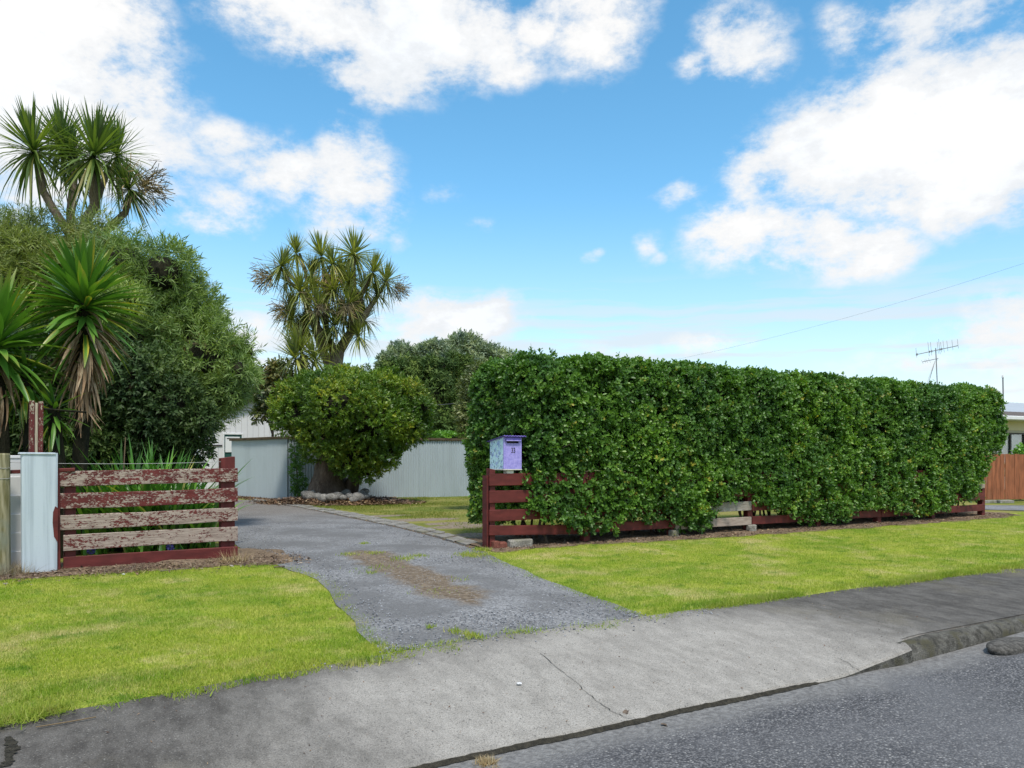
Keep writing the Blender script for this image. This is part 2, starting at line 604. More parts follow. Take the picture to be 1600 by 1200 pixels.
def gravel_mat():
    m, n = new_mat('gravel')
    g = n.obj()
    v1 = n.sep(n.n('TexVoronoi', 1, Vector=g, Scale=75.0))[0]
    vd = n.n('TexVoronoi', 0, Vector=g, Scale=75.0)
    v2 = n.sep(n.n('TexVoronoi', 1, Vector=g, Scale=170.0))[0]
    big = n.noise(1.1, g, detail=5, rough=.6)
    base = n.mix(n.rng(v1, 0, 1, 0, 1, False), (.102, .104, .108), (.335, .338, .344))
    base = n.mix(n.rng(v2, .3, 1, 0, .55), base, (.165, .17, .18))
    # wheel tracks packed with dark fines
    dark = n.m('MULTIPLY', n.rng(big, .40, .62), .72)
    x, y, z = n.sep(g)
    col = n.mix(dark, base, (.122, .122, .123))
    # worn brown strip between the wheel tracks
    ax, asx = G(572, 868); bx, bs = G(722, 938)
    pa, pb = Vector((ax, -asx, 0)), Vector((bx, -bs, 0))
    dd = (pb - pa)
    L = dd.length
    dd.normalize()
    rel = n.vm('SUBTRACT', g, tuple(pa))
    along = n.vm('DOT_PRODUCT', rel, tuple(dd), out=1)
    perp = n.m('ABSOLUTE', n.vm('DOT_PRODUCT', rel, (-dd.y, dd.x, 0), out=1))
    over = n.m('MAXIMUM', n.m('MULTIPLY', along, -1.0), n.m('SUBTRACT', along, L))
    dist = n.m('ADD', n.m('MULTIPLY', n.m('MAXIMUM', over, 0.0), .8), perp)
    wob = n.m('MULTIPLY', n.m('SUBTRACT', n.noise(3.2, g, detail=6, rough=.65), .5), .55)
    msk = n.rng(n.m('ADD', dist, wob), .14, .36, 1, 0)
    brown = n.mix(n.rng(n.noise(24, g, detail=6), .3, .7), (.095, .070, .048), (.21, .165, .118))
    brown = n.mix(n.rng(v1, .86, 1, 0, .7), brown, (.34, .33, .32))
    straw = n.rng(n.noise(6, g, detail=5), .58, .72, 0, .5)
    brown = n.mix(straw, brown, (.27, .20, .12))
    col = n.mix(msk, col, brown)
    # brown, leafy far end towards the sheds
    far = n.rng(n.m('ADD', y, n.m('MULTIPLY', n.noise(.9, g, detail=4), 3.0)), 5.5, 10.5, 0, .75)
    col = n.mix(far, col, n.mix(n.rng(v1, 0, 1), (.12, .10, .082), (.22, .20, .175)))
    h = n.m('ADD', n.m('MULTIPLY', n.m('SUBTRACT', 1.0, vd), 1.0), n.noise(30, g, detail=5))
    finish(n, pbr(n, col, .9, bump(n, h, .7, .012), spec=.25))
    return m


M['gravel'] = gravel_mat()


def stone_mat(name, a, b):
    m, n = new_mat(name)
    r = n.n('Attribute', 2, attribute_name='rnd')
    finish(n, pbr(n, n.mix(r, a, b), .9, spec=.2))
    return m


M['chip'] = stone_mat('chip', (.11, .118, .13), (.36, .37, .395))


def asphalt_mat():
    m, n = new_mat('chipseal')
    g = n.obj()
    v = n.n('TexVoronoi', 1, Vector=g, Scale=95.0)
    vr = n.sep(v)[0]
    vd = n.n('TexVoronoi', 0, Vector=g, Scale=95.0)
    v2 = n.sep(n.n('TexVoronoi', 1, Vector=g, Scale=210.0))[0]
    big = n.noise(.9, g, detail=5, rough=.6)
    col = n.mix(n.rng(vr, .2, 1, 0, 1, False), (.048, .048, .050), (.235, .232, .235))
    col = n.mix(n.rng(vr, .93, .99), col, (.38, .375, .36))
    col = n.mix(n.rng(v2, .55, 1, 0, .5), col, (.12, .123, .135))
    col = n.mix(n.rng(vd, .25, .8, 0, .75), col, (.035, .036, .042))
    col = n.mix(n.rng(big, .42, .66, 0, .5), col, (.145, .146, .152))
    x, y, z = n.sep(g)
    edge = n.m('ADD', n.m('MULTIPLY', y, -1.0), n.m('MULTIPLY', n.m('SUBTRACT', n.noise(2.4, g, detail=6), .5), .34))
    gut = n.rng(edge, 5.42, 5.68, 1, 0)
    dust = n.mix(n.rng(n.noise(35, g, detail=5), .3, .7), (.125, .122, .118), (.235, .232, .225))
    col = n.mix(n.m('MULTIPLY', gut, .85), col, dust)
    h = n.m('ADD', n.m('SUBTRACT', 1.0, vd), n.m('MULTIPLY', n.noise(60, g, detail=4), .5))
    finish(n, pbr(n, col, .82, bump(n, h, .55, .012), spec=.35))
    return m


M['asphalt'] = asphalt_mat()


def concrete_mat():
    m, n = new_mat('concrete')
    g = n.obj()
    x, y, z = n.sep(g)
    big = n.noise(.9, g, detail=6, rough=.62)
    mid = n.noise(5.5, n.vm('MULTIPLY', g, (1.6, .8, 1)), detail=6, rough=.7)
    fine = n.noise(150, g, detail=4, rough=.75)
    spk = n.sep(n.n('TexVoronoi', 1, Vector=g, Scale=190.0))[0]
    # the crossing is scoured clean by tyres and run-off; the rest carries dark lichen
    wob = n.m('MULTIPLY', n.m('SUBTRACT', big, .5), 1.9)
    s_ = n.m('MULTIPLY', y, -1.0)
    a1 = n.rng(n.m('ADD', x, wob), -4.3, -2.9)
    a2 = n.rng(n.m('ADD', x, n.m('MULTIPLY', wob, .8)), -.35, 1.5, 1, 0)
    a3 = n.rng(n.m('ADD', n.m('ADD', s_, n.m('MULTIPLY', wob, .35)), n.m('MULTIPLY', n.m('ABSOLUTE', n.m('ADD', x, 1.3)), -.26)), 3.15, 4.15)
    clean = n.m('MULTIPLY', n.m('MULTIPLY', a1, a2), a3)
    light = n.mix(n.rng(mid, .3, .7), (.245, .232, .210), (.335, .318, .290))
    dark = n.mix(n.rng(mid, .3, .7), (.042, .038, .034), (.112, .105, .096))
    dark = n.mix(n.rng(big, .52, .7, 0, .6), dark, (.12, .105, .07))
    col = n.mix(n.rng(clean, 0, 1, .06, 1, False), dark, light)
    col = n.mix(1.0, col, n.n('CombineColor', Red=n.rng(fine, .3, .7, .62, 1.30), Green=n.rng(fine, .3, .7, .62, 1.30), Blue=n.rng(fine, .3, .7, .62, 1.30)), 'MULTIPLY')
    col = n.mix(n.rng(spk, .95, .99, 0, .35), col, (.34, .33, .31))
    col = n.mix(n.rng(spk, .02, .06, .75, 0), col, (.06, .058, .055))
    h = n.m('ADD', fine, n.m('MULTIPLY', n.noise(28, n.vm('MULTIPLY', g, (1, 2.5, 1)), detail=4), .8))
    finish(n, pbr(n, col, .88, bump(n, h, .45, .006), spec=.25))
    return m


M['concrete'] = concrete_mat()


def rough_stone(name, a, b, scale=14, moss=None):
    m, n = new_mat(name)
    g = n.n('NewGeometry', 0)
    v = n.noise(scale, g, detail=7, rough=.65)
    f = n.noise(scale * 8, g, detail=3)
    col = n.mix(n.rng(v, .32, .68), a, b)
    col = n.mix(n.rng(f, .35, .7, .5, 0), col, tuple(c * .4 for c in a))
    if moss:
        col = n.mix(n.rng(n.noise(scale * .5, g, detail=5), .5, .66, 0, .8), col, moss)
    finish(n, pbr(n, col, .92, bump(n, n.m('ADD', v, f), .6, .02), spec=.2))
    return m


M['kerb'] = rough_stone('kerb', (.055, .053, .045), (.19, .185, .165), 16, (.060, .056, .028))
M['paver'] = rough_stone('paver', (.21, .20, .185), (.38, .37, .345), 8, (.17, .165, .11))
M['rock'] = rough_stone('rock', (.13, .125, .115), (.34, .33, .31), 6)
M['block'] = rough_stone('block', (.22, .21, .18), (.42, .40, .36), 9, (.14, .14, .08))
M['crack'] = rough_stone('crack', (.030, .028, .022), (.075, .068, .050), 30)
M['lump'] = rough_stone('lump', (.06, .058, .052), (.20, .19, .175), 34)
M['brick'] = rough_stone('brick', (.16, .055, .04), (.26, .10, .075), 12)


def paint_wood(name, paint, wood_a, wood_b, grain=(2, 30, 30)):
    """paint that has flaked off weathered timber by obj['peel']"""
    m, n = new_mat(name)
    g = n.obj()
    ri = n.n('ObjectInfo', 5)
    off = n.n('CombineXYZ', X=n.m('MULTIPLY', ri, 37.0), Y=n.m('MULTIPLY', ri, 11.0), Z=n.m('MULTIPLY', ri, 5.0))
    g2 = n.vm('ADD', g, off)
    peel = n.n('Attribute', 2, attribute_name='peel', attribute_type='OBJECT')
    upright = grain[0] > grain[2]
    pa = n.noise(3.0, n.vm('MULTIPLY', g2, (3.5, 3, 1.3) if upright else (1.3, 3, 3.5)), detail=3, rough=.5)
    pb = n.noise(34, n.vm('MULTIPLY', g2, (1.7, 1.6, .9) if upright else (.9, 1.6, 1.7)), detail=7, rough=.75)
    v = n.m('ADD', n.m('MULTIPLY', pa, .42), n.m('MULTIPLY', pb, .78))
    thr = n.m('SUBTRACT', .92, n.m('MULTIPLY', peel, .66))
    bare = n.rng(n.m('SUBTRACT', v, thr), -.008, .012)
    gr = n.noise(3.5, n.vm('MULTIPLY', g2, grain), detail=5, rough=.6)
    wood = n.mix(n.rng(gr, .3, .7), wood_a, wood_b)
    fade = n.noise(5, n.vm('MULTIPLY', g2, (3, 3, .6) if upright else (1, 3, 3)), detail=5)
    pcol = n.mix(n.rng(fade, .3, .75), tuple(c * .75 for c in paint), tuple(min(1, c * 1.3) for c in paint))
    col = n.mix(bare, pcol, wood)
    h = n.m('ADD', n.m('MULTIPLY', gr, .6), n.m('MULTIPLY', bare, -.6))
    finish(n, pbr(n, col, n.rng(bare, 0, 1, .6, .9), bump(n, h, .6, .004), spec=.3))
    return m


M['red_board'] = paint_wood('red_board', (.105, .020, .018), (.215, .165, .138), (.40, .335, .285))
M['white_board'] = paint_wood('white_board', (.33, .32, .30), (.20, .17, .15), (.36, .33, .30))
M['post_wood'] = paint_wood('post_wood', (.105, .020, .018), (.30, .26, .19), (.46, .42, .32), grain=(30, 30, 2))
M['brown_paling'] = paint_wood('brown_paling', (.26, .092, .042), (.20, .08, .04), (.32, .15, .08), grain=(30, 30, 2))


def old_post_mat():
    m, n = new_mat('mossy_post')
    g = n.vm('MULTIPLY', n.n('NewGeometry', 0), (14, 14, 1.6))
    v = n.noise(2.2, g, detail=6)
    col = n.mix(n.rng(v, .3, .7), (.13, .12, .055), (.33, .30, .20))
    col = n.mix(n.rng(n.noise(2.6, n.n('NewGeometry', 0), detail=5), .48, .66, 0, .7), col, (.20, .22, .18))
    finish(n, pbr(n, col, .92, bump(n, v, .7, .01), spec=.15))
    return m


M['mossy_post'] = old_post_mat()


def paint(name, col, rough=.5, dirt=(.35, .33, .28), amt=.35, scale=4, spec=.4, stretch=(1, 1, .3)):
    m, n = new_mat(name)
    g = n.n('NewGeometry', 0)
    v = n.noise(scale, n.vm('MULTIPLY', g, stretch), detail=6, rough=.65)
    f = n.noise(scale * 14, g, detail=3)
    c = n.mix(n.rng(v, .42, .75, 0, amt), col, dirt)
    c = n.mix(n.rng(f, .6, .8, 0, amt), c, dirt)
    finish(n, pbr(n, c, rough, bump(n, f, .12, .004), spec=spec))
    return m


M['pale_blue_white'] = paint('pale_blue_white', (.47, .54, .60), dirt=(.31, .37, .42), amt=.8, scale=7, stretch=(3, 3, .10))
M['white_paint'] = paint('white_paint', (.62, .63, .64), dirt=(.38, .38, .36))
M['iron'] = paint('iron', (.345, .405, .435), rough=.5, dirt=(.27, .315, .335), amt=.65, scale=1.3, spec=.5)
M['garage_white'] = paint('garage_white', (.60, .60, .62), dirt=(.46, .46, .46), scale=1.2, amt=.5)
M['door_green'] = paint('door_green', (.012, .065, .055), dirt=(.02, .045, .04), scale=3)
M['roof_grey'] = paint('roof_grey', (.36, .40, .44), dirt=(.28, .30, .32), scale=1)
M['roof_tile'] = paint('roof_tile', (.115, .095, .085), dirt=(.19, .175, .16), scale=3, rough=.85)
M['house_brick'] = paint('house_brick', (.58, .53, .40), dirt=(.48, .43, .32), scale=2, rough=.85)
M['mortar'] = paint('mortar', (.42, .40, .35), dirt=(.32, .30, .26), scale=3, rough=.95)
M['dark_frame'] = paint('dark_frame', (.022, .020, .022), dirt=(.06, .055, .05))
M['curtain'] = paint('curtain', (.55, .56, .55), dirt=(.40, .42, .42), scale=12, stretch=(8, 8, .2), amt=.8)
M['galv'] = paint('galv', (.20, .21, .22), rough=.4, dirt=(.13, .13, .13))
M['wire'] = paint('wire', (.32, .33, .33), rough=.5, dirt=(.2, .2, .2))
M['cable'] = paint('cable', (.10, .11, .12), rough=.6, dirt=(.06, .06, .06))
M['cap_timber'] = bark_mat('cap_timber', (.055, .040, .028), (.15, .115, .070), scale=5, stretch=(1, 1, 6), bmp=.5)
M['purple'] = paint('purple', (.135, .10, .43), rough=.4, dirt=(.36, .32, .62), scale=9, amt=.6, stretch=(1, 1, 1))
M['slot_dark'] = paint('slot_dark', (.012, .010, .02), dirt=(.01, .01, .012))
M['digit'] = paint('digit', (.03, .025, .05), dirt=(.03, .03, .05))
M['flower'] = leaf_mat('flower', [(0, (.10, .09, .40)), (1, (.22, .20, .60))], trans=.2, vary=0)
M['pvc'] = paint('pvc', (.55, .54, .50), dirt=(.36, .35, .30))


def lavender_mat():
    m, n = new_mat('lavender_paint')
    g = n.obj()
    v = n.noise(22, g, detail=6, rough=.7)
    col = n.mix(n.rng(v, .36, .64), (.225, .20, .55), (.35, .31, .70))
    w = n.noise(55, g, detail=2, dist=1.6)
    line = n.rng(n.m('ABSOLUTE', n.m('SUBTRACT', w, .5)), .01, .035, .35, 0)
    col = n.mix(line, col, (.50, .47, .80))
    finish(n, pbr(n, col, .45, spec=.4))
    return m


def squiggle_mat():
    m, n = new_mat('leafy_pattern_paint')
    g = n.obj()
    base = n.mix(n.rng(n.noise(30, g, detail=3), .4, .6), (.50, .76, .83), (.64, .86, .90))
    base = n.mix(n.rng(n.noise(14, g, detail=2), .5, .62), base, (.36, .50, .78))
    w = n.n('TexVoronoi', 0, Vector=n.vm('ADD', n.vm('MULTIPLY', g, (1, 1, .55)), n.vm('MULTIPLY', n.noise(16, g, detail=2, out=1), (.06, .06, .05))), Scale=48.0, feature='DISTANCE_TO_EDGE')
    gap = n.noise(26, g, detail=2)
    line = n.m('MULTIPLY', n.rng(w, .04, .09, 1, 0), n.rng(gap, .50, .57))
    finish(n, pbr(n, n.mix(line, base, (.035, .07, .19)), .45, spec=.4))
    return m


M['lavender'] = lavender_mat()
M['squiggle'] = squiggle_mat()


def glass_mat():
    m, n = new_mat('window_glass')
    gl = n.n('BsdfGlossy', Color=(.9, .95, 1), Roughness=.03)
    tr = n.n('BsdfTransparent', Color=(.80, .85, .86))
    mx = n.n('MixShader', Fac=.22)
    n.put(mx.node.inputs[1], tr); n.put(mx.node.inputs[2], gl)
    finish(n, mx)
    return m


M['glass'] = glass_mat()

# ================================================================== GROUND, ROAD, PATH, DRIVE
rs = np.random.default_rng(11)
ts_line = [-300, -120, -60, -30] + list(np.arange(-16, 30.1, 1.0)) + [45, 80, 150, 300]
ss_line = [-300, -150, -80, -40, -25, -15, -10, -6, -3, -1, 0, .8, 1.6, 2.4, 3.2, 3.7, 3.83, 3.95, 4.1, 13.4, 13.7, 20, 60, 300]


def terrain_z(s):
    if s <= 3.84: return float(zg(s))
    if s <= 3.95: return -.2
    if s <= 13.5: return -.42
    if s <= 20: return -.13
    return -.10




def path_edge(t):
    return float(np.interp(t, [-8, -5.2, -4.2, -3.2, -2.6, -2.0, 40], [4.22, 4.19, 4.09, 3.99, 3.90, 3.84, 3.84]))


mb = MB()
mb.grid([[(t, -(path_edge(t) - .01 if s == 3.83 else path_edge(t) + .10 if s == 3.95 else path_edge(t) + .25 if s == 4.1 else s), terrain_z(s)) for t in ts_line] for s in ss_line])
tag(mb.build('ground', M['turf'], world=STREET), 'mown grass verge and dry yard lawn', kind='structure')

road_s = [5.2, 5.3, 5.5, 5.8, 6.3, 7, 8, 9.5, 11, 12.5, 13.6]
mb = MB()
mb.grid([[(t, -s, zr(max(s, 5.3), t)) for t in (-300, -40, -15, -8, -4, -2, 0, .3, .6, .9, 1.2, 1.6, 2, 2.4, 3, 4, 8, 15, 40, 300)] for s in road_s])
tag(mb.build('road', M['asphalt'], world=STREET), 'grey chip sealed road', kind='structure')
mb = MB()
mb.grid([[(t, -s, z) for t in (-300, -20, 0, 20, 300)] for s, z in ((13.42, -.36), (13.44, -.135), (13.5, -.118), (13.66, -.115), (13.7, -.2))])
tag(mb.build('far_kerb', M['kerb'], world=STREET), kind='structure')

# footpath with the vehicle crossing dropped into it
mb = MB()
rows = []
wv = Wave(3, .9, dim=1)
tl = list(np.arange(-16, -6.5, .8)) + list(np.arange(-6.4, 1.6, .1)) + list(np.arange(1.7, 40, .7))
for t in tl:
    w = float(wv(np.array([[t]]))[0])
    se = 5.335 + .012 * w if t < .42 else 5.207
    sa = path_edge(t) - .005 + .012 * math.sin(t * 2.3) + .008 * math.sin(t * 7.1)
    r = [(t, -sa, -.2), (t, -(sa + .004), float(zp(sa, t)) - .012)]
    for s in (sa + .02, max(4.0, sa + .05), max(4.2, sa + .10), 4.5, 4.8, 5.0, 5.15, 5.27):
        s2 = min(s, se - .06 + (s - 5.27) * .02) if t < .42 else sa + (s - sa) * (se - sa) / (5.28 - sa)
        r.append((t, -s2, float(zp(s2, t))))
    ze = float(zp(se, t))
    r.append((t, -(se - .012), ze - .006)); r.append((t, -se, ze - .022)); r.append((t, -(se + .004), -.30))
    rows.append(r)
mb.grid(rows)
path = tag(mb.build('footpath', M['concrete'], world=STREET, smooth=False), 'weathered concrete footpath and vehicle crossing', kind='structure')
path.data.materials.append(M['kerb'])
for p_ in path.data.polygons:
    if p_.center.x > -.62 and p_.center.x < .6 and p_.center.y < -5.31 and abs(p_.normal.z) < .55:
        p_.material_index = 1
# cracks and the joint, thin channels filled with dirt


def crack(pix, w, name='crack'):
    pts = []
    for px, py in pix:
        z = -.2
        for _ in range(8):
            Y = F * (EYE - z) / (py - HY)
            t, s = TS(((px - 800) / F * Y, Y))
            z = float(zp(s, t))
        pts.append((t, s))
    fine = []
    for a, b in zip(pts, pts[1:]):
        for k in range(6):
            q = k / 6
            fine.append((a[0] + (b[0] - a[0]) * q + random.uniform(-.008, .008), a[1] + (b[1] - a[1]) * q + random.uniform(-.008, .008)))
    fine.append(pts[-1])
    m_ = MB()
    for (a, b) in zip(fine, fine[1:]):
        d = Vector((b[0] - a[0], b[1] - a[1])); d.normalize()
        nx, ny = -d.y, d.x
        ww = w * random.uniform(.4, 1.2)
        vs = [m_.bm.verts.new((p[0] + nx * ww * q, -(p[1] + ny * ww * q), float(zp(p[1], p[0])) + .0045)) for p, q in ((a, -.5), (a, .5), (b, .5), (b, -.5))]
        m_.bm.faces.new(vs)
    return m_.build(name, M['crack'], path)


crack([(845, 1022), (882, 1052), (912, 1078), (938, 1100), (962, 1116), (990, 1123), (1001, 1131)], .0038)
crack([(1308, 1028), (1330, 1040), (1347, 1050)], .004)
crack([(14, 1152), (20, 1170), (14, 1185), (8, 1199)], .05)

m_ = MB()  # dark strip along the crossing lip: joint dirt plus the lip's painted shadow
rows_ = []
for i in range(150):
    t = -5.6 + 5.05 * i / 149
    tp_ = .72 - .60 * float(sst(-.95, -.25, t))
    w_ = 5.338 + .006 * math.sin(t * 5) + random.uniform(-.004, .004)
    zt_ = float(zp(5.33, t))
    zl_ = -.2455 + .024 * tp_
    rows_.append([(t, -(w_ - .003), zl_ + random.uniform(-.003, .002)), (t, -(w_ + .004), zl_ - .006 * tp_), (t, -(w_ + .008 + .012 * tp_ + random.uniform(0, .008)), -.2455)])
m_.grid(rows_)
m_.build('lip_shadow_dirt', M['crack'], path)
# kerb running off to the right (and to the left, beyond the frame)


def kerb(t0, t1, name, label):
    m_ = MB()
    rows_ = []
    nT = max(2, int(abs(t1 - t0) / .12)) if abs(t1 - t0) < 16 else 120
    for i in range(nT + 1):
        t = t0 + (t1 - t0) * i / nT
        k = float(sst(.0, .34, abs(t - t0)))
        top = -.122 - .020 * (1 - k) + random.uniform(-.003, .003)
        w_ = random.uniform(-.004, .004)
        rows_.append([(t, -5.213, top - .10), (t, -5.213, top - .004), (t, -5.228, top + .003), (t, -5.252, top - .001), (t, -(5.284 + w_), top - .016),
                      (t, -(5.308 + w_), top - .042), (t, -(5.324 + w_), top - .085), (t, -5.332, -.32)])
    m_.grid(rows_)
    tag(m_.build(name, M['kerb'], world=STREET, smooth=True), label, kind='structure')


kerb(.40, 40, 'kerb', 'dark mossy concrete kerb')
kerb(-6.3, -30, 'kerb', 'dark mossy concrete kerb')
# gravel drive: lofted between its two edges
lpx = [(606, 1022), (572, 988), (552, 962), (505, 908), (464, 893), (438, 881), (405, 867), (375, 852), (352, 828), (345, 805), (345, 790), (335, 781)]
rpx = [(1000, 962), (930, 938), (880, 920), (820, 896), (775, 876), (742, 858), (700, 845), (600, 820), (480, 795.5), (425, 787), (398, 782)]


def poly_at(pts, q):
    d = [0]
    for a, b in zip(pts, pts[1:]):
        d.append(d[-1] + math.hypot(b[0] - a[0], b[1] - a[1]))
    x = q * d[-1]
    for i in range(len(d) - 1):
        if x <= d[i + 1] or i == len(d) - 2:
            f_ = (x - d[i]) / max(d[i + 1] - d[i], 1e-6)
            return pts[i][0] + (pts[i + 1][0] - pts[i][0]) * f_, pts[i][1] + (pts[i + 1][1] - pts[i][1]) * f_


L_ = [G(*p) for p in lpx]
R_ = [G(*p) for p in rpx]
def wavy(pts_, seed_, amp):
    w1_, w2_ = Wave(seed_, 1.0, dim=1), Wave(seed_ + 1, 2.6, dim=1)
    out_ = []
    P_ = [pts_[0]] + pts_ + [pts_[-1]]
    for i in range(1, len(P_) - 2):
        for k in range(8):
            u = k / 8
            f_ = lambda c: .5 * (2 * P_[i][c] + (P_[i + 1][c] - P_[i - 1][c]) * u + (2 * P_[i - 1][c] - 5 * P_[i][c] + 4 * P_[i + 1][c] - P_[i + 2][c]) * u * u + (3 * P_[i][c] - P_[i - 1][c] - 3 * P_[i + 1][c] + P_[i + 2][c]) * u ** 3)
            t_q, s_q = f_(0), f_(1)
            e_ = amp * (float(w1_(np.array([[s_q]]))[0]) + .6 * float(w2_(np.array([[s_q]]))[0])) * min(1, max(0, (s_q + .3) / 1.0))
            out_.append((t_q + e_, s_q))
    return out_ + [pts_[-1]]


L_, R_ = wavy(L_, 301, .022), wavy(R_, 311, .03)
L_[0] = (L_[0][0], 3.88); R_[0] = (R_[0][0], 3.88)
drive_poly = np.array(L_ + R_[::-1])
wv = Wave(5, .55, dim=2)
rows = []
for i in range(61):
    q = i / 60
    a, b = poly_at(L_, q), poly_at(R_, q)
    r = []
    for j in range(25):
        k = j / 24
        ed = .05 * (1 if j == 24 else -1 if j == 0 else 0)
        t, s = a[0] + (b[0] - a[0]) * k, a[1] + (b[1] - a[1]) * k
        if i and j in (0, 24) and q < .45:
            t += ed
        lift = .008 + .022 * math.sin(math.pi * k) * (1 if q > .06 else q / .06) + .012 * float(wv(np.array([[t * 1.0, s * 1.0]]))[0]) * math.sin(math.pi * k)
        r.append((t, -s, float(zg(s)) + max(lift, .006) * (1 if i > 1 else .55)))
    rows.append(r)
mb = MB()
mb.grid(rows)
drive = tag(mb.build('driveway', M['gravel'], world=STREET, smooth=True), 'loose grey gravel driveway with a brown strip down its middle', kind='structure')


def inside(poly, pts):
    x, y = pts[:, 0], pts[:, 1]
    ins = np.zeros(len(pts), bool)
    j = len(poly) - 1
    for i in range(len(poly)):
        xi, yi = poly[i]; xj, yj = poly[j]
        c = ((yi > y) != (yj > y)) & (x < (xj - xi) * (y - yi) / (yj - yi + 1e-12) + xi)
        ins ^= c
        j = i
    return ins


def dist_world(ts):
    p = np.array(A0)[None, :2] + ts[:, :1] * np.array(U)[None, :2] + ts[:, 1:2] * np.array(NV)[None, :2]
    return p[:, 1], p[:, 0]


# loose chips lying on the drive
n = 60000
tt = np.stack([rs.uniform(-5, 3, n), rs.uniform(-5, 3.9, n)], 1)
Yd, Xd = dist_world(tt)
keep = inside(drive_poly, tt) & (rs.uniform(size=n) < (5.2 / np.maximum(Yd, 3)) ** 1.6)
cl = Wave(9, .9, dim=2)(tt)
ctr = np.array([G(572, 868), G(722, 938)])
dv = ctr[1] - ctr[0]; Lc = np.linalg.norm(dv); dv /= Lc
rel = tt - ctr[0]
al = rel @ dv
pp = np.abs(rel @ np.array([-dv[1], dv[0]]))
strip = (al > -.1) & (al < Lc) & (pp < .24)
keep &= (rs.uniform(size=n) < np.clip(.65 + .5 * cl, .12, 1)) & ~(strip & (rs.uniform(size=n) < .85))
# chips kicked out over the path, the lawn edge and the gutter
k2 = 140
sp = np.stack([rs.uniform(-3.3, .1, k2), 3.9 + np.abs(rs.normal(0, .10, k2))], 1)
tt = np.concatenate([tt[keep], sp])
n = len(tt)
zz = np.where(tt[:, 1] > 3.8, zp(tt[:, 1], tt[:, 0]) + .004, zg(tt[:, 1]) + .022)
sz = rs.uniform(.005, .0115, n)
octa = np.array([[1, 0, 0], [-1, 0, 0], [0, 1, 0], [0, -1, 0], [0, 0, 1], [0, 0, -1]], float)
V = octa[None] * sz[:, None, None] * rs.uniform(.55, 1.25, (n, 6, 1))
an = rs.uniform(0, 6.28, n)
ca, sa = np.cos(an)[:, None], np.sin(an)[:, None]
V = np.stack([V[..., 0] * ca - V[..., 1] * sa, V[..., 0] * sa + V[..., 1] * ca, V[..., 2] * .7], -1)
V += np.stack([tt[:, 0], -tt[:, 1], zz], -1)[:, None, :]
me = np_mesh('gravel', V, 6, rs.uniform(size=n), quads=[(0, 2, 4), (2, 1, 4), (1, 3, 4), (3, 0, 4), (2, 0, 5), (1, 2, 5), (3, 1, 5), (0, 3, 5)])
tag(link('gravel', me, M['chip'], world=STREET), 'loose grey stone chips', kind='stuff')

# bark and soil strips under the fences


def soil_patch(edge_a, edge_b, label, z0=.012, seed=0):
    w1, w2 = Wave(seed + 1, .9, dim=1), Wave(seed + 2, 2.2, dim=1)
    m_ = MB()
    rows_ = []
    nq = 90
    for i in range(nq + 1):
        q = i / nq
        a, b = poly_at(edge_a, q), poly_at(edge_b, q)
        e = .06 * float(w1(np.array([[a[0] * 1.0]]))[0]) + .04 * float(w2(np.array([[a[0]]]))[0])
        r_ = []
        for j in range(9):
            k = j / 8
            t, s = a[0] + (b[0] - a[0]) * k, a[1] + (b[1] + e - a[1]) * k
            lift = z0 + .03 * math.sin(math.pi * k) * (.6 + .4 * float(w2(np.array([[t + s * 3]]))[0]))
            if j in (0, 8): lift = .005
            r_.append((t, -s, float(zg(s)) + max(lift, .005)))
        rows_.append(r_)
    m_.grid(rows_)
    return tag(m_.build('soil_strip', M['soil'], world=STREET, smooth=True), label, kind='structure')


soil_patch([(-.05, -1.3), (12.1, -1.3)], [(-.05, .30), (1.2, .22), (3, .38), (5, .40), (8, .42), (11, .36), (12.1, .2)], 'bark and leaf litter under the hedge', seed=20)
soil_patch([(-9, -1.2), (-5.4, -1.0), (-2.6, -1.6), (-2.25, -1.3)], [(-9, .02), (-5.4, -.08), (-3.0, .02), (-2.42, .12)], 'bare earth and dry grass below the left fence', seed=30)

# ------------------------------------------------------------------ grass blades


def blades(name, ts, label, mat, h=(.012, .029), w=.0028, seed=0, z=None, lean=.55):
    r = np.random.default_rng(seed)
    n_ = len(ts)
    zz_ = zg(ts[:, 1]) if z is None else z
    base = np.stack([ts[:, 0], -ts[:, 1], zz_ - .002], -1)
    an_ = r.uniform(0, 6.28, n_)
    hh = r.uniform(h[0], h[1], n_)
    ln_ = np.abs(r.normal(0, lean, n_))
    side = np.stack([np.cos(an_), np.sin(an_), np.zeros(n_)], -1)
    la = r.uniform(0, 6.28, n_)
    tip = base + np.stack([np.cos(la) * hh * ln_, np.sin(la) * hh * ln_, hh / np.sqrt(1 + ln_ ** 2 * .6)], -1)
    ww = (w * r.uniform(.7, 1.4, n_))[:, None]
    V_ = np.stack([base - side * ww, base + side * ww, tip], 1)
    me_ = np_mesh(name, V_, 3, r.uniform(size=n_), quads=[(0, 1, 2)])
    return tag(link(name, me_, mat, world=STREET), label, kind='stuff')


# front verge
N = 1900000
tt = np.stack([rs.uniform(-11, 17.5, N), rs.uniform(-.2, 4.35, N)], 1)
Yd, Xd = dist_world(tt)
vis = (np.abs(Xd) < Yd * .70 + 2.6) & (Yd > 2.2)
keep = vis & (rs.uniform(size=N) < np.clip((4.2 / np.maximum(Yd, 2)) ** 1.5, 0, 1))
tt = tt[keep]
e1, e2 = Wave(41, .8, dim=2), Wave(42, 3.2, dim=2)
wob = .05 * e1(tt)[:, None] + .05 * e2(tt)[:, None]
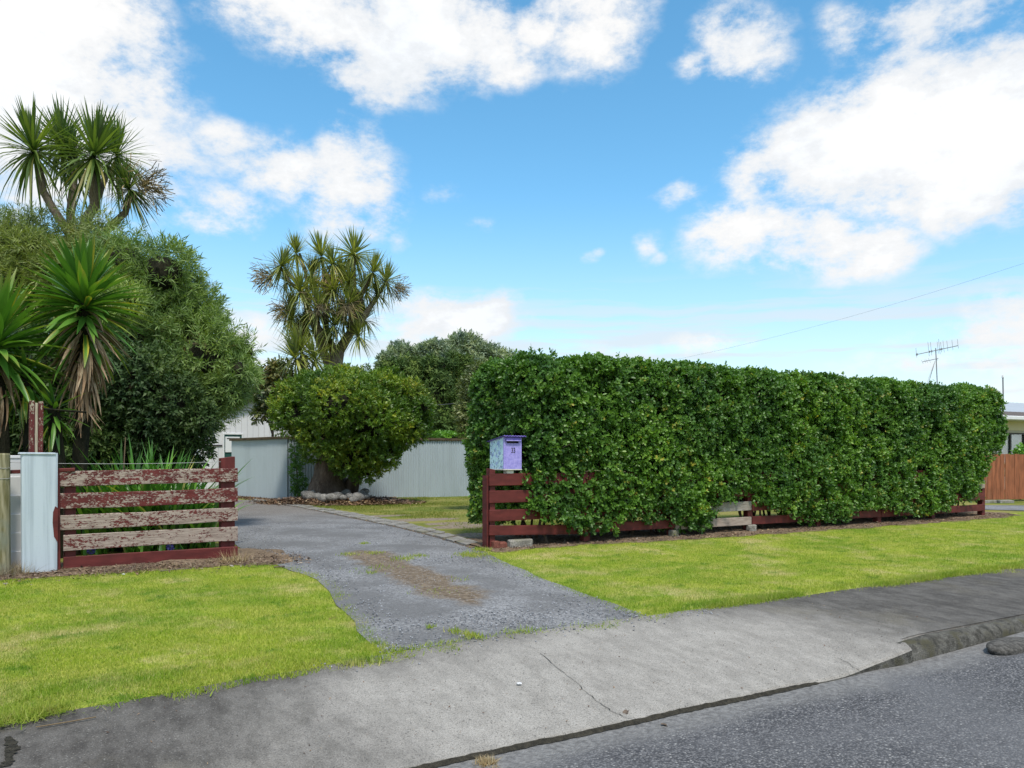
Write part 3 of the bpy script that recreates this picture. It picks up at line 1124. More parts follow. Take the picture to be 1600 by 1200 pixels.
# front edge follows the path, bulging over it at the far left
edge = np.interp(tt[:, 0], [-8, -5.2, -4.2, -3.2, -2.6, -2.0, 1, 3, 6, 15], [4.25, 4.22, 4.12, 4.02, 3.93, 3.84, 3.80, 3.82, 3.84, 3.87])
ok = tt[:, 1] + wob[:, 0] * 1.0 + .05 * Wave(43, 1.9, dim=2)(tt) + .04 * rs.normal(size=len(tt)) < edge
ok &= ~inside(drive_poly, tt + wob * 1.0 + rs.normal(0, .045, tt.shape))
soil_r = np.interp(tt[:, 0], [-.05, 1.2, 3, 5, 8, 11, 12.1, 13], [.26, .18, .33, .35, .37, .31, .1, -.3])
soil_l = np.interp(tt[:, 0], [-9, -5.4, -3.0, -2.4], [0, -.10, 0, .14])
ok &= tt[:, 1] + wob[:, 0] > np.where(tt[:, 0] > -1.5, soil_r, soil_l)
ok &= (rs.uniform(size=len(tt)) < np.clip(1.05 + .35 * e1(tt * 1.7), .45, 1))
tv = tt[ok]
zb = np.where(tv[:, 1] > 3.62, np.maximum(zg(tv[:, 1]), zp(tv[:, 1], tv[:, 0])), zg(tv[:, 1]))
blades('grass', tv, 'mown yellow-green verge grass', M['blade'], seed=1, z=zb, w=.0027)
# longer fringe along the path edge and the drive edge
N = 130000
t_ = rs.uniform(-7, 15, N)
ed = np.interp(t_, [-8, -5.2, -4.2, -3.2, -2.6, -2.0, 1, 3, 6, 15], [4.25, 4.22, 4.12, 4.02, 3.93, 3.84, 3.80, 3.82, 3.84, 3.87])
tt = np.stack([t_, ed + rs.normal(-.01, .055, N)], 1)
tuft = Wave(51, 1.4, dim=2)(tt)
Yd, Xd = dist_world(tt)
ok = (rs.uniform(size=N) < np.clip(.15 + 1.1 * tuft, .03, 1)) & ~inside(drive_poly, tt + rs.normal(0, .05, tt.shape)) & (rs.uniform(size=N) < np.clip(8 / Yd, 0, 1))
tv = tt[ok]
zb = np.maximum(zg(tv[:, 1]), zp(tv[:, 1], tv[:, 0]))
blades('grass', tv, 'longer grass creeping over the path edge', M['blade'], h=(.025, .06), seed=2, z=zb, lean=1.2)
# yard lawn behind the fence
N = 260000
yard_poly = np.array([G(*p) for p in ((470, 791), (600, 803), (720, 826), (765, 846), (1020, 815), (1020, 768), (745, 768), (735, 776), (600, 778), (540, 783))])
lo, hi = yard_poly.min(0), yard_poly.max(0)
tt = np.stack([rs.uniform(lo[0], hi[0], N), rs.uniform(lo[1], hi[1], N)], 1)
pat = Wave(61, .32, dim=2)(tt) + .5 * Wave(62, 1.1, dim=2)(tt)
ok = inside(yard_poly, tt + .08 * rs.normal(size=tt.shape)) & (rs.uniform(size=N) < np.clip(.45 + .55 * pat, .05, 1))
for (px, py, rx, ry) in ((660, 812, 1.0, .5), (735, 822, .9, .5), (600, 806, .8, .3)):
    c = np.array(G(px, py))
    d = np.linalg.norm((tt - c) / np.array([rx, ry]), axis=1)
    ok &= rs.uniform(size=N) < np.clip((d - .3) * 1.2, .05, 1)
blades('grass', tt[ok], 'dry thin lawn in the yard', M['yard_blade'], h=(.02, .05), w=.005, seed=3)
# weeds on the brown strip and beside the drive
tt = []
for (px, py, rr, k) in ((545, 870, .10, 160), (585, 868, .10, 160), (655, 872, .07, 110), (630, 876, .14, 160), (580, 900, .08, 110), (570, 852, .06, 60), (710, 992, .05, 70), (735, 998, .05, 90), (673, 985, .03, 40),
                        (740, 870, .16, 500), (752, 862, .10, 300), (590, 892, .2, 90), (690, 930, .2, 90), (720, 910, .1, 40), (745, 1000, .06, 60)):
    c = np.array(G(px, py))
    tt.append(c + rs.normal(0, rr * .6, (k, 2)))
tt = np.concatenate(tt)
blades('weeds', tt, 'small weeds growing through the gravel', M['blade'], h=(.015, .045), w=.004, seed=4, z=zg(tt[:, 1]) + .022)
tt = []
for E_, lo_q, hi_q in ((L_, .0, .36), (R_, 0, .52)):
    for k in range(5200):
        a_ = poly_at(E_, lo_q + (hi_q - lo_q) * random.random())
        tt.append((a_[0] + random.gauss(0, .05) * random.choice((.6, 1.4)), a_[1] + random.gauss(0, .05)))
tt = np.array(tt)
ok = (rs.uniform(size=len(tt)) < np.clip(.45 + .75 * Wave(77, 1.3, dim=2)(tt), .04, 1)) & (tt[:, 1] > .3)
tt = tt[ok]
blades('grass', tt, 'ragged grass along the edges of the driveway', M['blade'], h=(.012, .035), w=.0028, seed=15, z=zg(tt[:, 1]) + .004, lean=.9)
# dry straw along the foot of the left fence and round the posts
tt = np.stack([rs.uniform(-6.5, -2.35, 7000), rs.normal(-.22, .14, 7000)], 1)
cl = Wave(71, .8, dim=2)(tt)
ok = rs.uniform(size=len(tt)) < np.clip(.4 + .6 * cl, .05, 1)
blades('dry_grass', tt[ok], 'dry straw-coloured grass at the foot of the left fence', M['straw'], h=(.02, .07), w=.003, seed=5, lean=2.2)
tt = np.concatenate([np.array(G(6, 900)) + rs.normal(0, .10, (700, 2)), np.array(G(30, 900)) + rs.normal(0, .06, (250, 2)), np.array(G(366, 880)) + rs.normal(0, .07, (260, 2))])
blades('dry_grass', tt, 'clump of dead grass round the fence posts', M['straw'], h=(.04, .20), w=.0025, seed=6, lean=1.0)

# leaf litter under hedge, left fence and round tree


def litter(name, ts, label, size=(.012, .04), z=.02, seed=0, mat='litter', zf=None):
    r = np.random.default_rng(seed)
    n_ = len(ts)
    zz_ = zg(ts[:, 1]) if zf is None else zf
    c = np.stack([ts[:, 0], -ts[:, 1], zz_ + z * r.uniform(.4, 1.3, n_)], -1)
    ax = unit(np.stack([r.normal(size=n_), r.normal(size=n_), r.normal(0, .25, n_)], -1))
    nn_ = unit(np.stack([r.normal(0, .35, n_), r.normal(0, .35, n_), np.ones(n_)], -1))
    sd_ = unit(np.cross(nn_, ax))
    ll = r.uniform(*size, n_)[:, None]
    ww = ll * r.uniform(.12, .5, (n_, 1))
    V_ = np.stack([c - ax * ll, c + sd_ * ww + nn_ * ww * .4, c + ax * ll, c - sd_ * ww + nn_ * ww * .3], 1)
    me_ = np_mesh(name, V_, 4, r.uniform(size=n_), quads=[(0, 1, 2), (0, 2, 3)])
    return tag(link(name, me_, M[mat], world=STREET), label, kind='stuff')


n = 16000
tt = np.stack([rs.uniform(0, 12, n), rs.uniform(-.3, .75, n)], 1)
ok = tt[:, 1] < np.interp(tt[:, 0], [0, 1.2, 3, 5, 8, 11, 12], [.26, .18, .35, .37, .38, .32, .1]) + rs.normal(0, .05, n)
litter('leaf_litter', tt[ok], 'dry leaves and bark chips under the hedge', (.008, .026), .025, 7)
n = 3000
tt = np.stack([rs.uniform(-5.4, -2.2, n), rs.normal(-.2, .22, n)], 1)
litter('leaf_litter', tt, 'bark chips under the left fence', (.008, .028), .03, 8)

# ------------------------------------------------------------------ paver edging beside the drive
edge = MB()
o_in = [G(*p) for p in ((757, 853), (700, 836), (640, 820), (560, 804), (480, 791.5), (420, 784), (395, 780.5))]
o_out = [G(*p) for p in ((735, 858), (690, 843), (620, 825), (540, 808.5), (470, 794), (415, 785.5), (392, 781.5))]
rows = []
for i in range(41):
    a, b = poly_at(o_out, i / 40), poly_at(o_in, i / 40)
    rows.append([(a[0], -a[1], .004), (a[0], -a[1], .016), (b[0], -b[1], .016), (b[0], -b[1], .004)])
edge.grid(rows)
edging = tag(edge.build('paving_strip', M['soil'], world=STREET), 'narrow strip of worn concrete pavers between drive and lawn', kind='structure')
dist = [0]
for a, b in zip(o_out, o_out[1:]):
    dist.append(dist[-1] + math.hypot(b[0] - a[0], b[1] - a[1]))
Ltot = dist[-1]
q = .012
while q < .985:
    st = random.uniform(.40, .52) / Ltot
    q2 = min(q + st, .99)
    for lo_, hi_ in ((.03, .49), (.51, .97)):
        c4 = []
        for qq in (q + .0035, q2 - .0035):
            a, b = Vector(poly_at(o_out, qq)), Vector(poly_at(o_in, qq))
            c4 += [a.lerp(b, lo_ + random.uniform(-.02, .02)), a.lerp(b, hi_ + random.uniform(-.02, .02))]
        c4 = [c4[0], c4[1], c4[3], c4[2]]
        m_ = MB()
        zt = .034 + random.uniform(-.008, .008)
        cc = sum(c4, Vector((0, 0))) / 4
        bot = [m_.bm.verts.new((p.x, -p.y, .006)) for p in c4]
        mid = [m_.bm.verts.new((p.x, -p.y, zt - .006)) for p in c4]
        top = [m_.bm.verts.new((cc.x + (p.x - cc.x) * .96, -(cc.y + (p.y - cc.y) * .94), zt + random.uniform(-.004, .004))) for p in c4]
        for k in range(4):
            m_.bm.faces.new((bot[k], bot[(k + 1) % 4], mid[(k + 1) % 4], mid[k]))
            m_.bm.faces.new((mid[k], mid[(k + 1) % 4], top[(k + 1) % 4], top[k]))
        m_.bm.faces.new(top)
        m_.build('paver', M['paver'], edging)
    q = q2

# ================================================================== FOLIAGE TOOLS


def sprig_leaves(Pt, Dr, k, L, Wd, rng_, spread=.8, forward=.5, droop=0.0, stem=.0, shape='oval', jit=.25, rndbias=None):
    """Pt, Dr: (n,3) sprig places and directions; k leaves each"""
    n_ = len(Pt)
    Dr = unit(Dr)
    e1_ = unit(np.cross(Dr, rng_.normal(size=(n_, 3))))
    e2_ = np.cross(Dr, e1_)
    ph = rng_.uniform(0, 6.28, n_)
    a_ = ph[:, None] + np.arange(k)[None] * 2.39996 + rng_.normal(0, .2, (n_, k))
    fr = (np.arange(k)[None] + .5) / k
    Rr = np.cos(a_)[..., None] * e1_[:, None] + np.sin(a_)[..., None] * e2_[:, None]
    ax = Dr[:, None] * (forward + .5 * fr[..., None]) + Rr * spread + rng_.normal(0, jit, (n_, k, 3))
    ax[..., 2] -= droop
    ax = unit(ax)
    base = Pt[:, None] + Dr[:, None] * (stem * fr[..., None]) + rng_.normal(0, .004, (n_, k, 3))
    side = np.cross(Dr[:, None] + rng_.normal(0, .3, (n_, k, 3)), ax)
    side = unit(side)
    nrm = np.cross(ax, side)
    LL = (L * rng_.uniform(.65, 1.2, (n_, k)))[..., None]
    WW = (Wd * rng_.uniform(.75, 1.2, (n_, k)))[..., None]
    if shape == 'kite':
        V_ = np.stack([base, base + ax * LL * .45 + side * WW * .5 + nrm * WW * .12, base + ax * LL - nrm * LL * .06, base + ax * LL * .45 - side * WW * .5 + nrm * WW * .12], 2)
        qd = [(0, 1, 2), (0, 2, 3)]
    else:
        V_ = np.stack([base, base + ax * LL * .38 + side * WW * .40 + nrm * WW * .13, base + ax * LL * .75 + side * WW * .47 + nrm * WW * .10,
                       base + ax * LL - nrm * LL * .05, base + ax * LL * .75 - side * WW * .47 + nrm * WW * .10, base + ax * LL * .38 - side * WW * .40 + nrm * WW * .13], 2)
        qd = [(0, 1, 2, 3), (0, 3, 4, 5)]
    V_ = V_.reshape(n_ * k, -1, 3)
    rn = np.clip(np.repeat(rng_.beta(2, 2, n_) * .75 if rndbias is None else rndbias, k) + rng_.uniform(0, .25, n_ * k), 0, 1)
    return V_, rn, qd


def blob_points(blobs, n_, rng_, thick=.35, up_bias=0.0, bottom=-.9, lump=.12, freq=.9):
    """blobs: (centre, (rx,ry,rz)) -> points scattered near the outside of their union, with outward directions"""
    C = np.array([b[0] for b in blobs], float)
    RR = np.array([b[1] for b in blobs], float)
    area = (RR[:, 0] * RR[:, 1] + RR[:, 1] * RR[:, 2] + RR[:, 0] * RR[:, 2])
    m_ = int(n_ * 2.4)
    bi = rng_.choice(len(blobs), m_, p=area / area.sum())
    d = unit(rng_.normal(size=(m_, 3)))
    depth = 1 - thick * rng_.uniform(0, 1, m_) ** 1.6
    wv_ = Wave(int(rng_.integers(1e6)), freq)
    p = C[bi] + d * RR[bi] * depth[:, None]
    p = C[bi] + d * RR[bi] * (depth * (1 + lump * wv_(p)))[:, None]
    keep_ = d[:, 2] > bottom
    for j in range(len(blobs)):
        q_ = np.linalg.norm((p - C[j]) / RR[j], axis=1)
        keep_ &= ~((bi != j) & (q_ < 1 - thick * 1.05))
    p, d, bi = p[keep_][:n_], d[keep_][:n_], bi[keep_][:n_]
    nd = unit(d / RR[bi])
    nd[:, 2] += up_bias
    return p, unit(nd)


def core_blobs(name, blobs, mat, parent, shrink=.62, seed=0):
    """added solid core inside a crown, blocks light passing through the leaves"""
    m_ = MB()
    for i, (c, r) in enumerate(blobs):
        m_.blob(c, 1.0, 2, .25, seed + i, tuple(x * shrink for x in r))
    return m_.build(name, mat, parent, smooth=False)


def pxblobs(lst, Y, depth=1.0, dY=0.0, seed=0):
    r = random.Random(seed)
    out = []
    for (px, py, rp, *rest) in lst:
        yy = Y + r.uniform(-dY, dY)
        rr = rp / F * Y
        ry = rest[0] / F * Y if rest else rr
        out.append((P(px, py, yy), (rr, rr * depth, ry)))
    return out


def rel_blobs(blobs, o):
    return [(Vector(c) - Vector(o), r) for c, r in blobs]


# ================================================================== BUILDINGS AT THE BACK
# garage behind the tin fence
g_o = P(313, 765, 27.2); g_o.z = 0
gar = empty('garage', g_o, 'pale grey garage with a gable end behind the corrugated iron fence', 'garage', rz=TH)
GW, GD, GE, GR = 5.6, 6.5, 2.72, 3.62


def gable_z(x):
    return GE + (GR - GE) * (1 - abs(x - GW / 2) / (GW / 2))


mb = MB()
vs = [mb.bm.verts.new(p) for p in ((0, .02, 0), (GW, .02, 0), (GW, .02, GE), (GW / 2, .02, GR), (0, .02, GE))]
mb.bm.faces.new(vs)
vs2 = [mb.bm.verts.new((v.co.x, GD, v.co.z)) for v in vs]
mb.bm.faces.new(vs2[::-1])
for k in (1, 4):
    mb.bm.faces.new((vs[k], vs[(k + 1) % 5], vs2[(k + 1) % 5], vs2[k]))
mb.build('wall', M['garage_white'], gar)
# vertical cladding boards on the gable end, with the opening for the door left out
x = 0.0
while x < GW - .02:
    w_ = min(.2, GW - x)
    z0 = 0.0
    if .78 < x + w_ / 2 < 1.42:
        z0 = 2.02
    mb = MB()
    a = [mb.bm.verts.new(p) for p in ((x + .004, 0, z0), (x + w_ - .004, 0, z0), (x + w_ - .004, 0, min(gable_z(x + w_), 3.02) - .01), (x + .004, 0, min(gable_z(x), 3.02) - .01))]
    f = mb.bm.faces.new(a)
    r = bmesh.ops.extrude_face_region(mb.bm, geom=[f])
    for v in [e for e in r['geom'] if isinstance(e, bmesh.types.BMVert)]:
        v.co.y -= .018
    mb.build('cladding_board', M['garage_white'], gar)
    x += .2
mb = MB(); mb.box((GW / 2, -.03, 3.04), (GW * .56, .03, .05)); mb.build('gable_batten', M['garage_white'], gar)
mb = MB(); mb.box((GW / 2, -.03, 2.90), (GW * .80, .022, .025)); mb.build('gable_batten', M['galv'], gar)
mb = MB(); mb.box((.36, -.035, 1.62), (.74, .03, .05)); mb.build('wall_rail', M['dark_frame'], gar)
rf = MB()
for sgn in (-1, 1):
    ov = .25
    rows = []
    for i in range(29):
        y = -ov + (GD + 2 * ov) * i / 28
        zc_ = .018 * (1 if i % 2 else -1)
        x0, x1 = GW / 2, GW / 2 + sgn * (GW / 2 + .2)
        rows.append([(x0, y, GR + .07 + zc_), (x1, y, GE - .02 + zc_)])
    rf.grid(rows)
roof = rf.build('roof', M['roof_grey'], gar)
for sgn in (-1, 1):
    mb = MB()
    a, b = Vector((GW / 2, -.24, GR + .02)), Vector((GW / 2 + sgn * (GW / 2 + .2), -.24, GE - .06))
    d = b - a
    mb.box((a + b) / 2, (d.length, .03, .13), Matrix.Rotation(-math.atan2(d.z, d.x) if sgn > 0 else -math.atan2(d.z, d.x), 3, 'Y'))
    mb.build('bargeboard', M['dark_frame'], gar)
door = MB()
door.box((1.10, -.012, 1.0), (.62, .05, 2.0), bev=.006)
door = door.build('door', M['door_green'], gar)
mb = MB(); mb.box((1.08, -.055, 1.66), (.50, .03, .56), bev=.004); mb.build('door_panel', M['white_paint'], door)
mb = MB(); mb.box((1.08, -.075, 1.88), (.40, .012, .03)); mb.build('door_vent', M['dark_frame'], door)
for (cx, cz, sx, sz_) in ((.775, 1.0, .05, 2.06), (1.425, 1.0, .05, 2.06), (1.10, 2.045, .70, .05)):
    mb = MB(); mb.box((cx, -.03, cz), (sx, .07, sz_), bev=.004); mb.build('door_frame', M['white_paint'], gar)

# corrugated iron enclosure with timber capping


def corr_fence(pa, pb, h, label, cap_over, flip=1):
    d = (pb - pa); Ln = Vector((d.x, d.y, 0)).length
    rz_ = math.atan2(d.y, d.x)
    o = empty('corrugated_fence', (pa.x, pa.y, 0), label, 'fence', 'corrugated iron walls of the yard enclosure', rz=rz_)
    x0 = 0.0
    k = 0
    while x0 < Ln - .05:
        x1 = min(x0 + .76, Ln)
        m_ = MB()
        nn_ = max(2, int((x1 - x0 + .03) / .0127))
        rows_ = [[], [], []]
        lean = random.uniform(-.004, .004)
        for i in range(nn_ + 1):
            x_ = x0 + (x1 + .03 - x0) * i / nn_
            y_ = .016 * math.sin(2 * math.pi * x_ / .0762) - .003 * (k % 2)
            for j, z_ in enumerate((.0, h * .5, h + .02)):
                rows_[j].append((x_, y_ + lean * z_, z_ + (random.uniform(-.004, .01) if j == 0 and i % 6 == 0 else 0)))
        m_.grid(rows_)
        m_.build('iron_sheet', M['iron'], o, smooth=True)
        x0 = x1
        k += 1
    x0 = -.06
    while x0 < Ln:
        x1 = min(x0 + 2.4, Ln + cap_over)
        m_ = MB(); m_.box(((x0 + x1) / 2, 0, h + .045), (x1 - x0 - .006, .11, .075), bev=.006, jit=.004)
        m_.build('timber_cap', M['cap_timber'], o)
        x0 = x1
    for i in range(int(Ln / 1.6) + 1):
        m_ = MB(); m_.box((min(i * 1.6, Ln - .06) + .05, .075, h / 2 + .01), (.09, .09, h), bev=.004)
        m_.build('timber_post', M['cap_timber'], o)
    return o


c0 = P(450, 782, 21.0); c0.z = 0
c1 = P(735, 775.5, 23.5); c1.z = 0
c2 = P(362, 776, 23.4); c2.z = 0
corr_fence(c0, c1, 1.68, 'long pale blue corrugated iron wall behind the dense round tree', .06)
corr_fence(c2, c0 + Vector((-.03, .02, 0)), 1.68, 'shorter corrugated iron wall between the drive end and its corner', .0)

# clipped hedge behind the enclosure


def box_hedge(name, t0, t1, s0, s1, z0, z1, nsp, leaf, label, seed, L=.05, Wd=.03, k=6, origin=None, rz=0, thick=.12):
    o = empty(name, origin, label, 'hedge', rz=rz)
    r = np.random.default_rng(seed)
    a, b, c = t1 - t0, s1 - s0, z1 - z0
    ar = np.array([a * c, a * c, a * b, b * c, b * c])
    fi = r.choice(5, nsp, p=ar / ar.sum())
    x_ = r.uniform(t0, t1, nsp); y_ = r.uniform(s0, s1, nsp); z_ = r.uniform(z0, z1, nsp)
    nr = np.zeros((nsp, 3))
    for f_, (ax_, v_, sg) in enumerate(((1, s0, -1), (1, s1, 1), (2, z1, 1), (0, t0, -1), (0, t1, 1))):
        m_ = fi == f_
        (x_ if ax_ == 0 else y_ if ax_ == 1 else z_)[m_] = v_
        nr[m_, ax_] = sg
    p = np.stack([x_, y_, z_], -1) - nr * (thick * r.uniform(0, 1, nsp) ** 1.5)[:, None]
    p += nr * (.05 * Wave(seed, .7)(p))[:, None]
    nr = unit(nr + r.normal(0, .35, (nsp, 3)) + np.array([0, 0, .25]))
    V_, rn, qd = sprig_leaves(p, nr, k, L, Wd, r, shape='kite', stem=.04)
    link('foliage', np_mesh('foliage', V_, 4, rn, quads=qd), M[leaf], o)
    m_ = MB(); m_.box(((t0 + t1) / 2, (s0 + s1) / 2, (z0 + z1) / 2), (a - .35, b - .35, c - .25))
    m_.build('light_block_core', M['twig'], o)  # added solid box that stops light passing through this hedge
    return o


ho = P(560, 780, 25.2); ho.z = 0
box_hedge('clipped_hedge', 0, 6.6, 0, 1.2, .1, 2.02, 5200, 'bright_leaf', 'bright green clipped hedge behind the corrugated iron wall', 31, origin=ho, rz=R(16), L=.09, Wd=.05, thick=.2)

# neighbour's house on the right
hY = 27.0
h_o = P(1455, 780, 24.2); h_o.z = 0
house = empty('house', h_o, 'neighbouring pale brick house with grey iron roof beside the hedge end', 'house', rz=R(24))
HL, HD, HE = 16.0, 9.0, 2.42
mb = MB()
for (c, s_) in (((HL / 2, HD, HE / 2), (HL, .2, HE)), ((.1, HD / 2, HE / 2), (.2, HD - .22, HE)), ((HL - .1, HD / 2, HE / 2), (.2, HD - .22, HE))):
    mb.box(c, s_)
# front wall with a window opening
WX0, WX1, WZ0, WZ1 = 3.10, 4.62, .55, 2.02
for (xa, xb, za, zb_) in ((0, WX0, 0, HE), (WX1, HL, 0, HE), (WX0, WX1, 0, WZ0), (WX0, WX1, WZ1, HE)):
    mb.box(((xa + xb) / 2, .1, (za + zb_) / 2), (xb - xa, .2, zb_ - za))
wall = mb.build('wall', M['mortar'], house)
# courses of blocks where they can be told apart, right of the window
kz = 0
z = .01
while z < HE - .1:
    x = WX1 + .16 + (.2 if kz % 2 else 0)
    while x < 7.6:
        m_ = MB(); m_.box((x + .195, -.006, z + .095), (.382, .03, .182), bev=.004)
        m_.build('brick', M['house_brick'], wall)
        x += .39
    z += .19
    kz += 1
m_ = MB(); m_.box((WX0 + (WX1 - WX0) / 2 + .02, -.01, HE - .17), (WX1 - WX0 + .3, .04, .30)); m_.build('window_head', M['house_brick'], house)
m_ = MB(); m_.box((WX1 + .075, -.01, 1.05), (.13, .03, 2.05)); m_.build('window_jamb', M['garage_white'], house)
win = MB()
fw = .055
for (xa, xb, za, zb_) in ((WX0, WX1, WZ1 - fw, WZ1), (WX0, WX1, WZ0, WZ0 + fw), (WX0, WX0 + fw, WZ0 + fw, WZ1 - fw), (WX1 - fw, WX1, WZ0 + fw, WZ1 - fw),
                         (3.84, 3.90, WZ0 + fw, WZ1 - fw), (3.90, WX1 - fw, 1.02, 1.06)):
    win.box(((xa + xb) / 2, .03, (za + zb_) / 2), (xb - xa, .06, zb_ - za))
win = win.build('window', M['dark_frame'], house)
m_ = MB(); m_.box(((WX0 + WX1) / 2, .045, (WZ0 + WZ1) / 2), (WX1 - WX0 - 2 * fw, .008, WZ1 - WZ0 - 2 * fw)); m_.build('pane', M['glass'], win)
m_ = MB()
rows = [[], []]
for i in range(120):
    x = WX0 + .06 + (WX1 - WX0 - .12) * i / 119
    for j, z in enumerate((WZ0 + .05, WZ1 - .05)):
        rows[j].append((x, .17 + .028 * math.sin(x * 62 + math.sin(x * 9) * 2), z))
m_.grid(rows); m_.build('curtain', M['curtain'], win, smooth=True)
m_ = MB(); m_.box(((WX0 + WX1) / 2, .9, 1.3), (2.2, .05, 2.0)); m_.build('room_partition', M['curtain'], house)
# roof: tiled skirt over the front, iron above
ov = .55
ridge_z = HE + 1.12
rf = MB()
rows = []
nx = 130
for i in range(nx + 1):
    x = -ov + (HL + 2 * ov) * i / nx
    zc_ = .016 if i % 2 else -.016
    rows.append([(x, 1.35, HE + .42 + zc_), (x, HD / 2, ridge_z + zc_), (x, HD + ov, HE + .06 + zc_)])
rf.grid(rows)
roof = rf.build('roof', M['roof_grey'], house)
ty = -ov
for j in range(5):
    y0, y1 = -ov + j * .40, -ov + (j + 1) * .40 + .06
    z0, z1 = HE + .10 + j * .066, HE + .10 + (j + 1) * .066
    m_ = MB()
    m_.box((HL / 2, (y0 + y1) / 2, (z0 + z1) / 2 + .012), (HL + 2 * ov, (y1 - y0) * 1.01, .03), Matrix.Rotation(math.atan2(z1 - z0, y1 - y0), 3, 'X'))
    m_.build('tile_course', M['roof_tile'], roof)
m_ = MB(); m_.box((HL / 2, -ov - .05, HE + .05), (HL + 2 * ov + .1, .11, .13), bev=.02); m_.build('gutter', M['white_paint'], house)
m_ = MB(); m_.box((HL / 2, -ov / 2 + .02, HE - .012), (HL + 2 * ov - .02, ov - .06, .018)); m_.build('soffit', M['white_paint'], house)
HM = Matrix.Translation(h_o) @ Matrix.Rotation(R(24), 4, 'Z')


def roof_z(yl):
    return HE + .42 + (ridge_z - HE - .42) * (yl - 1.35) / (HD / 2 - 1.35)


# tv antenna on the roof
aY = 28.6
foot = P(1466, 620, aY)
inv = HM.inverted() @ foot
foot.z = roof_z(min(max(inv.y, 1.4), HD / 2)) - .02
top = P(1462, 544, aY)
ant = empty('tv_antenna', foot, 'tall television antenna on the roof behind the hedge', 'antenna')
rel = lambda px, py, dy=0.0: P(px, py, aY + dy) - foot
mb = MB(); mb.tube([(0, 0, 0), top - foot], [.022, .018], 6); mb.build('mast', M['galv'], ant)
b0, b1 = rel(1432, 554, .1), rel(1497, 540, -.2)
mb = MB(); mb.tube([b0, b1], .014, 6); boom = mb.build('boom', M['galv'], ant)
b2, b3 = rel(1441, 565.5, .1), rel(1466, 560, -.05)
mb = MB(); mb.tube([b2, b3], .012, 6); boom2 = mb.build('boom', M['galv'], ant)
for q_, ln_ in ((0.0, .55), (.30, .85), (.36, .8), (.52, .7), (.56, .9), (.60, .6), (.66, .7), (.75, .62), (.87, .58), (1.0, .55)):
    c = b0.lerp(b1, q_)
    dr_ = Vector((.10, .35, .93)).normalized()
    mb = MB(); mb.tube([c - dr_ * ln_ * .22, c + dr_ * ln_ * .5], .006, 4); mb.build('element', M['galv'], boom)
for q_ in (0.0, .02, .32, .37, .57, .61):
    mb = MB(); mb.box(b0.lerp(b1, q_), (.03, .03, .075)); mb.build('bracket', M['galv'], boom)
for q_, ln_ in ((.0, .4), (.18, .35), (.28, .4), (.45, .5), (.9, .4)):
    c = b2.lerp(b3, q_)
    dr_ = Vector((.30, .80, .35)).normalized()
    mb = MB(); mb.tube([c - dr_ * ln_ * .6, c + dr_ * ln_ * .6], .006, 4); mb.build('element', M['galv'], boom2)
for (px, py, dy) in ((1441, 604, -.7), (1445, 604, .8)):
    mb = MB(); mb.tube([rel(1461, 564), rel(px, py, dy) - Vector((0, 0, .35))], .010, 5); mb.build('stay', M['galv'], ant)
# vent pipe
vY = 27.3
vf = P(1568, 645, vY)
inv = HM.inverted() @ vf
vf.z = roof_z(max(inv.y, 1.4)) - .05
vp = empty('vent_pipe', vf, 'thin pale vent pipe with a cap rising from the house roof', 'vent pipe')
mb = MB(); mb.tube([(0, 0, 0), P(1567, 590, vY) - vf], .024, 8); mb.build('pipe', M['galv'], vp)
mb = MB(); mb.tube([P(1567, 590, vY) - vf, P(1567, 586.5, vY) - vf], [.045, .03], 8); mb.build('cap', M['white_paint'], vp)

# brown paling fence by the neighbour's drive
f0 = P(1534, 783, 20.2); f0.z = 0
f_rz = R(16)
bf = empty('paling_fence', f0, 'reddish brown upright paling fence in front of the neighbouring house', 'fence', rz=f_rz)
x = 0.0
for i in range(26):
    w_ = random.uniform(.125, .165)
    hh = 1.20 + random.uniform(-.012, .012)
    gap = random.choice((.004, .006, .018, .008))
    m_ = MB(); m_.box((0, 0, hh / 2), (w_, .018, hh), bev=.003)
    p_ = m_.build('paling', M['brown_paling'], bf, M=Matrix.Translation((x + w_ / 2, random.uniform(-.004, .004), .06)) @ Matrix.Rotation(random.uniform(-.008, .008), 4, 'Y'))
    p_['peel'] = random.uniform(.1, .4)
    x += w_ + gap
for z in (.28, .95):
    m_ = MB(); m_.box((x / 2, .045, z), (x, .045, .09)); m_.build('rail', M['brown_paling'], bf)
for xx in (.1, 2.0, 3.6):
    m_ = MB(); m_.box((xx, .115, .6), (.1, .09, 1.2)); m_.build('post', M['cap_timber'], bf)
# concrete strip and gravel by that fence
mb = MB()
a = [TS(P(px, py, F * EYE / (py - HY))) for px, py in ((1538, 797), (1700, 801), (1700, 791), (1536, 790))]
mb.grid([[(a[0][0], -a[0][1], .012), (a[1][0], -a[1][1], .012)], [(a[3][0], -a[3][1], .012), (a[2][0], -a[2][1], .012)]])
tag(mb.build('neighbour_drive', M['gravel'], world=STREET), 'grey gravel patch beside the end of the hedge', kind='structure')
for i, (px, w_) in enumerate(((1545, .5), (1570, .45))):
    c = P(px, 786, 19.8); c.z = .03
    m_ = MB(); m_.box((0, 0, 0), (w_, .16, .08), bev=.01, jit=.01)
    tag(m_.build('concrete_block', M['block'], world=Matrix.Translation(c) @ Matrix.Rotation(f_rz, 4, 'Z')),
        ('broken concrete block lying at the left foot of the brown paling fence', 'second concrete block along the foot of the brown paling fence')[i], 'block')

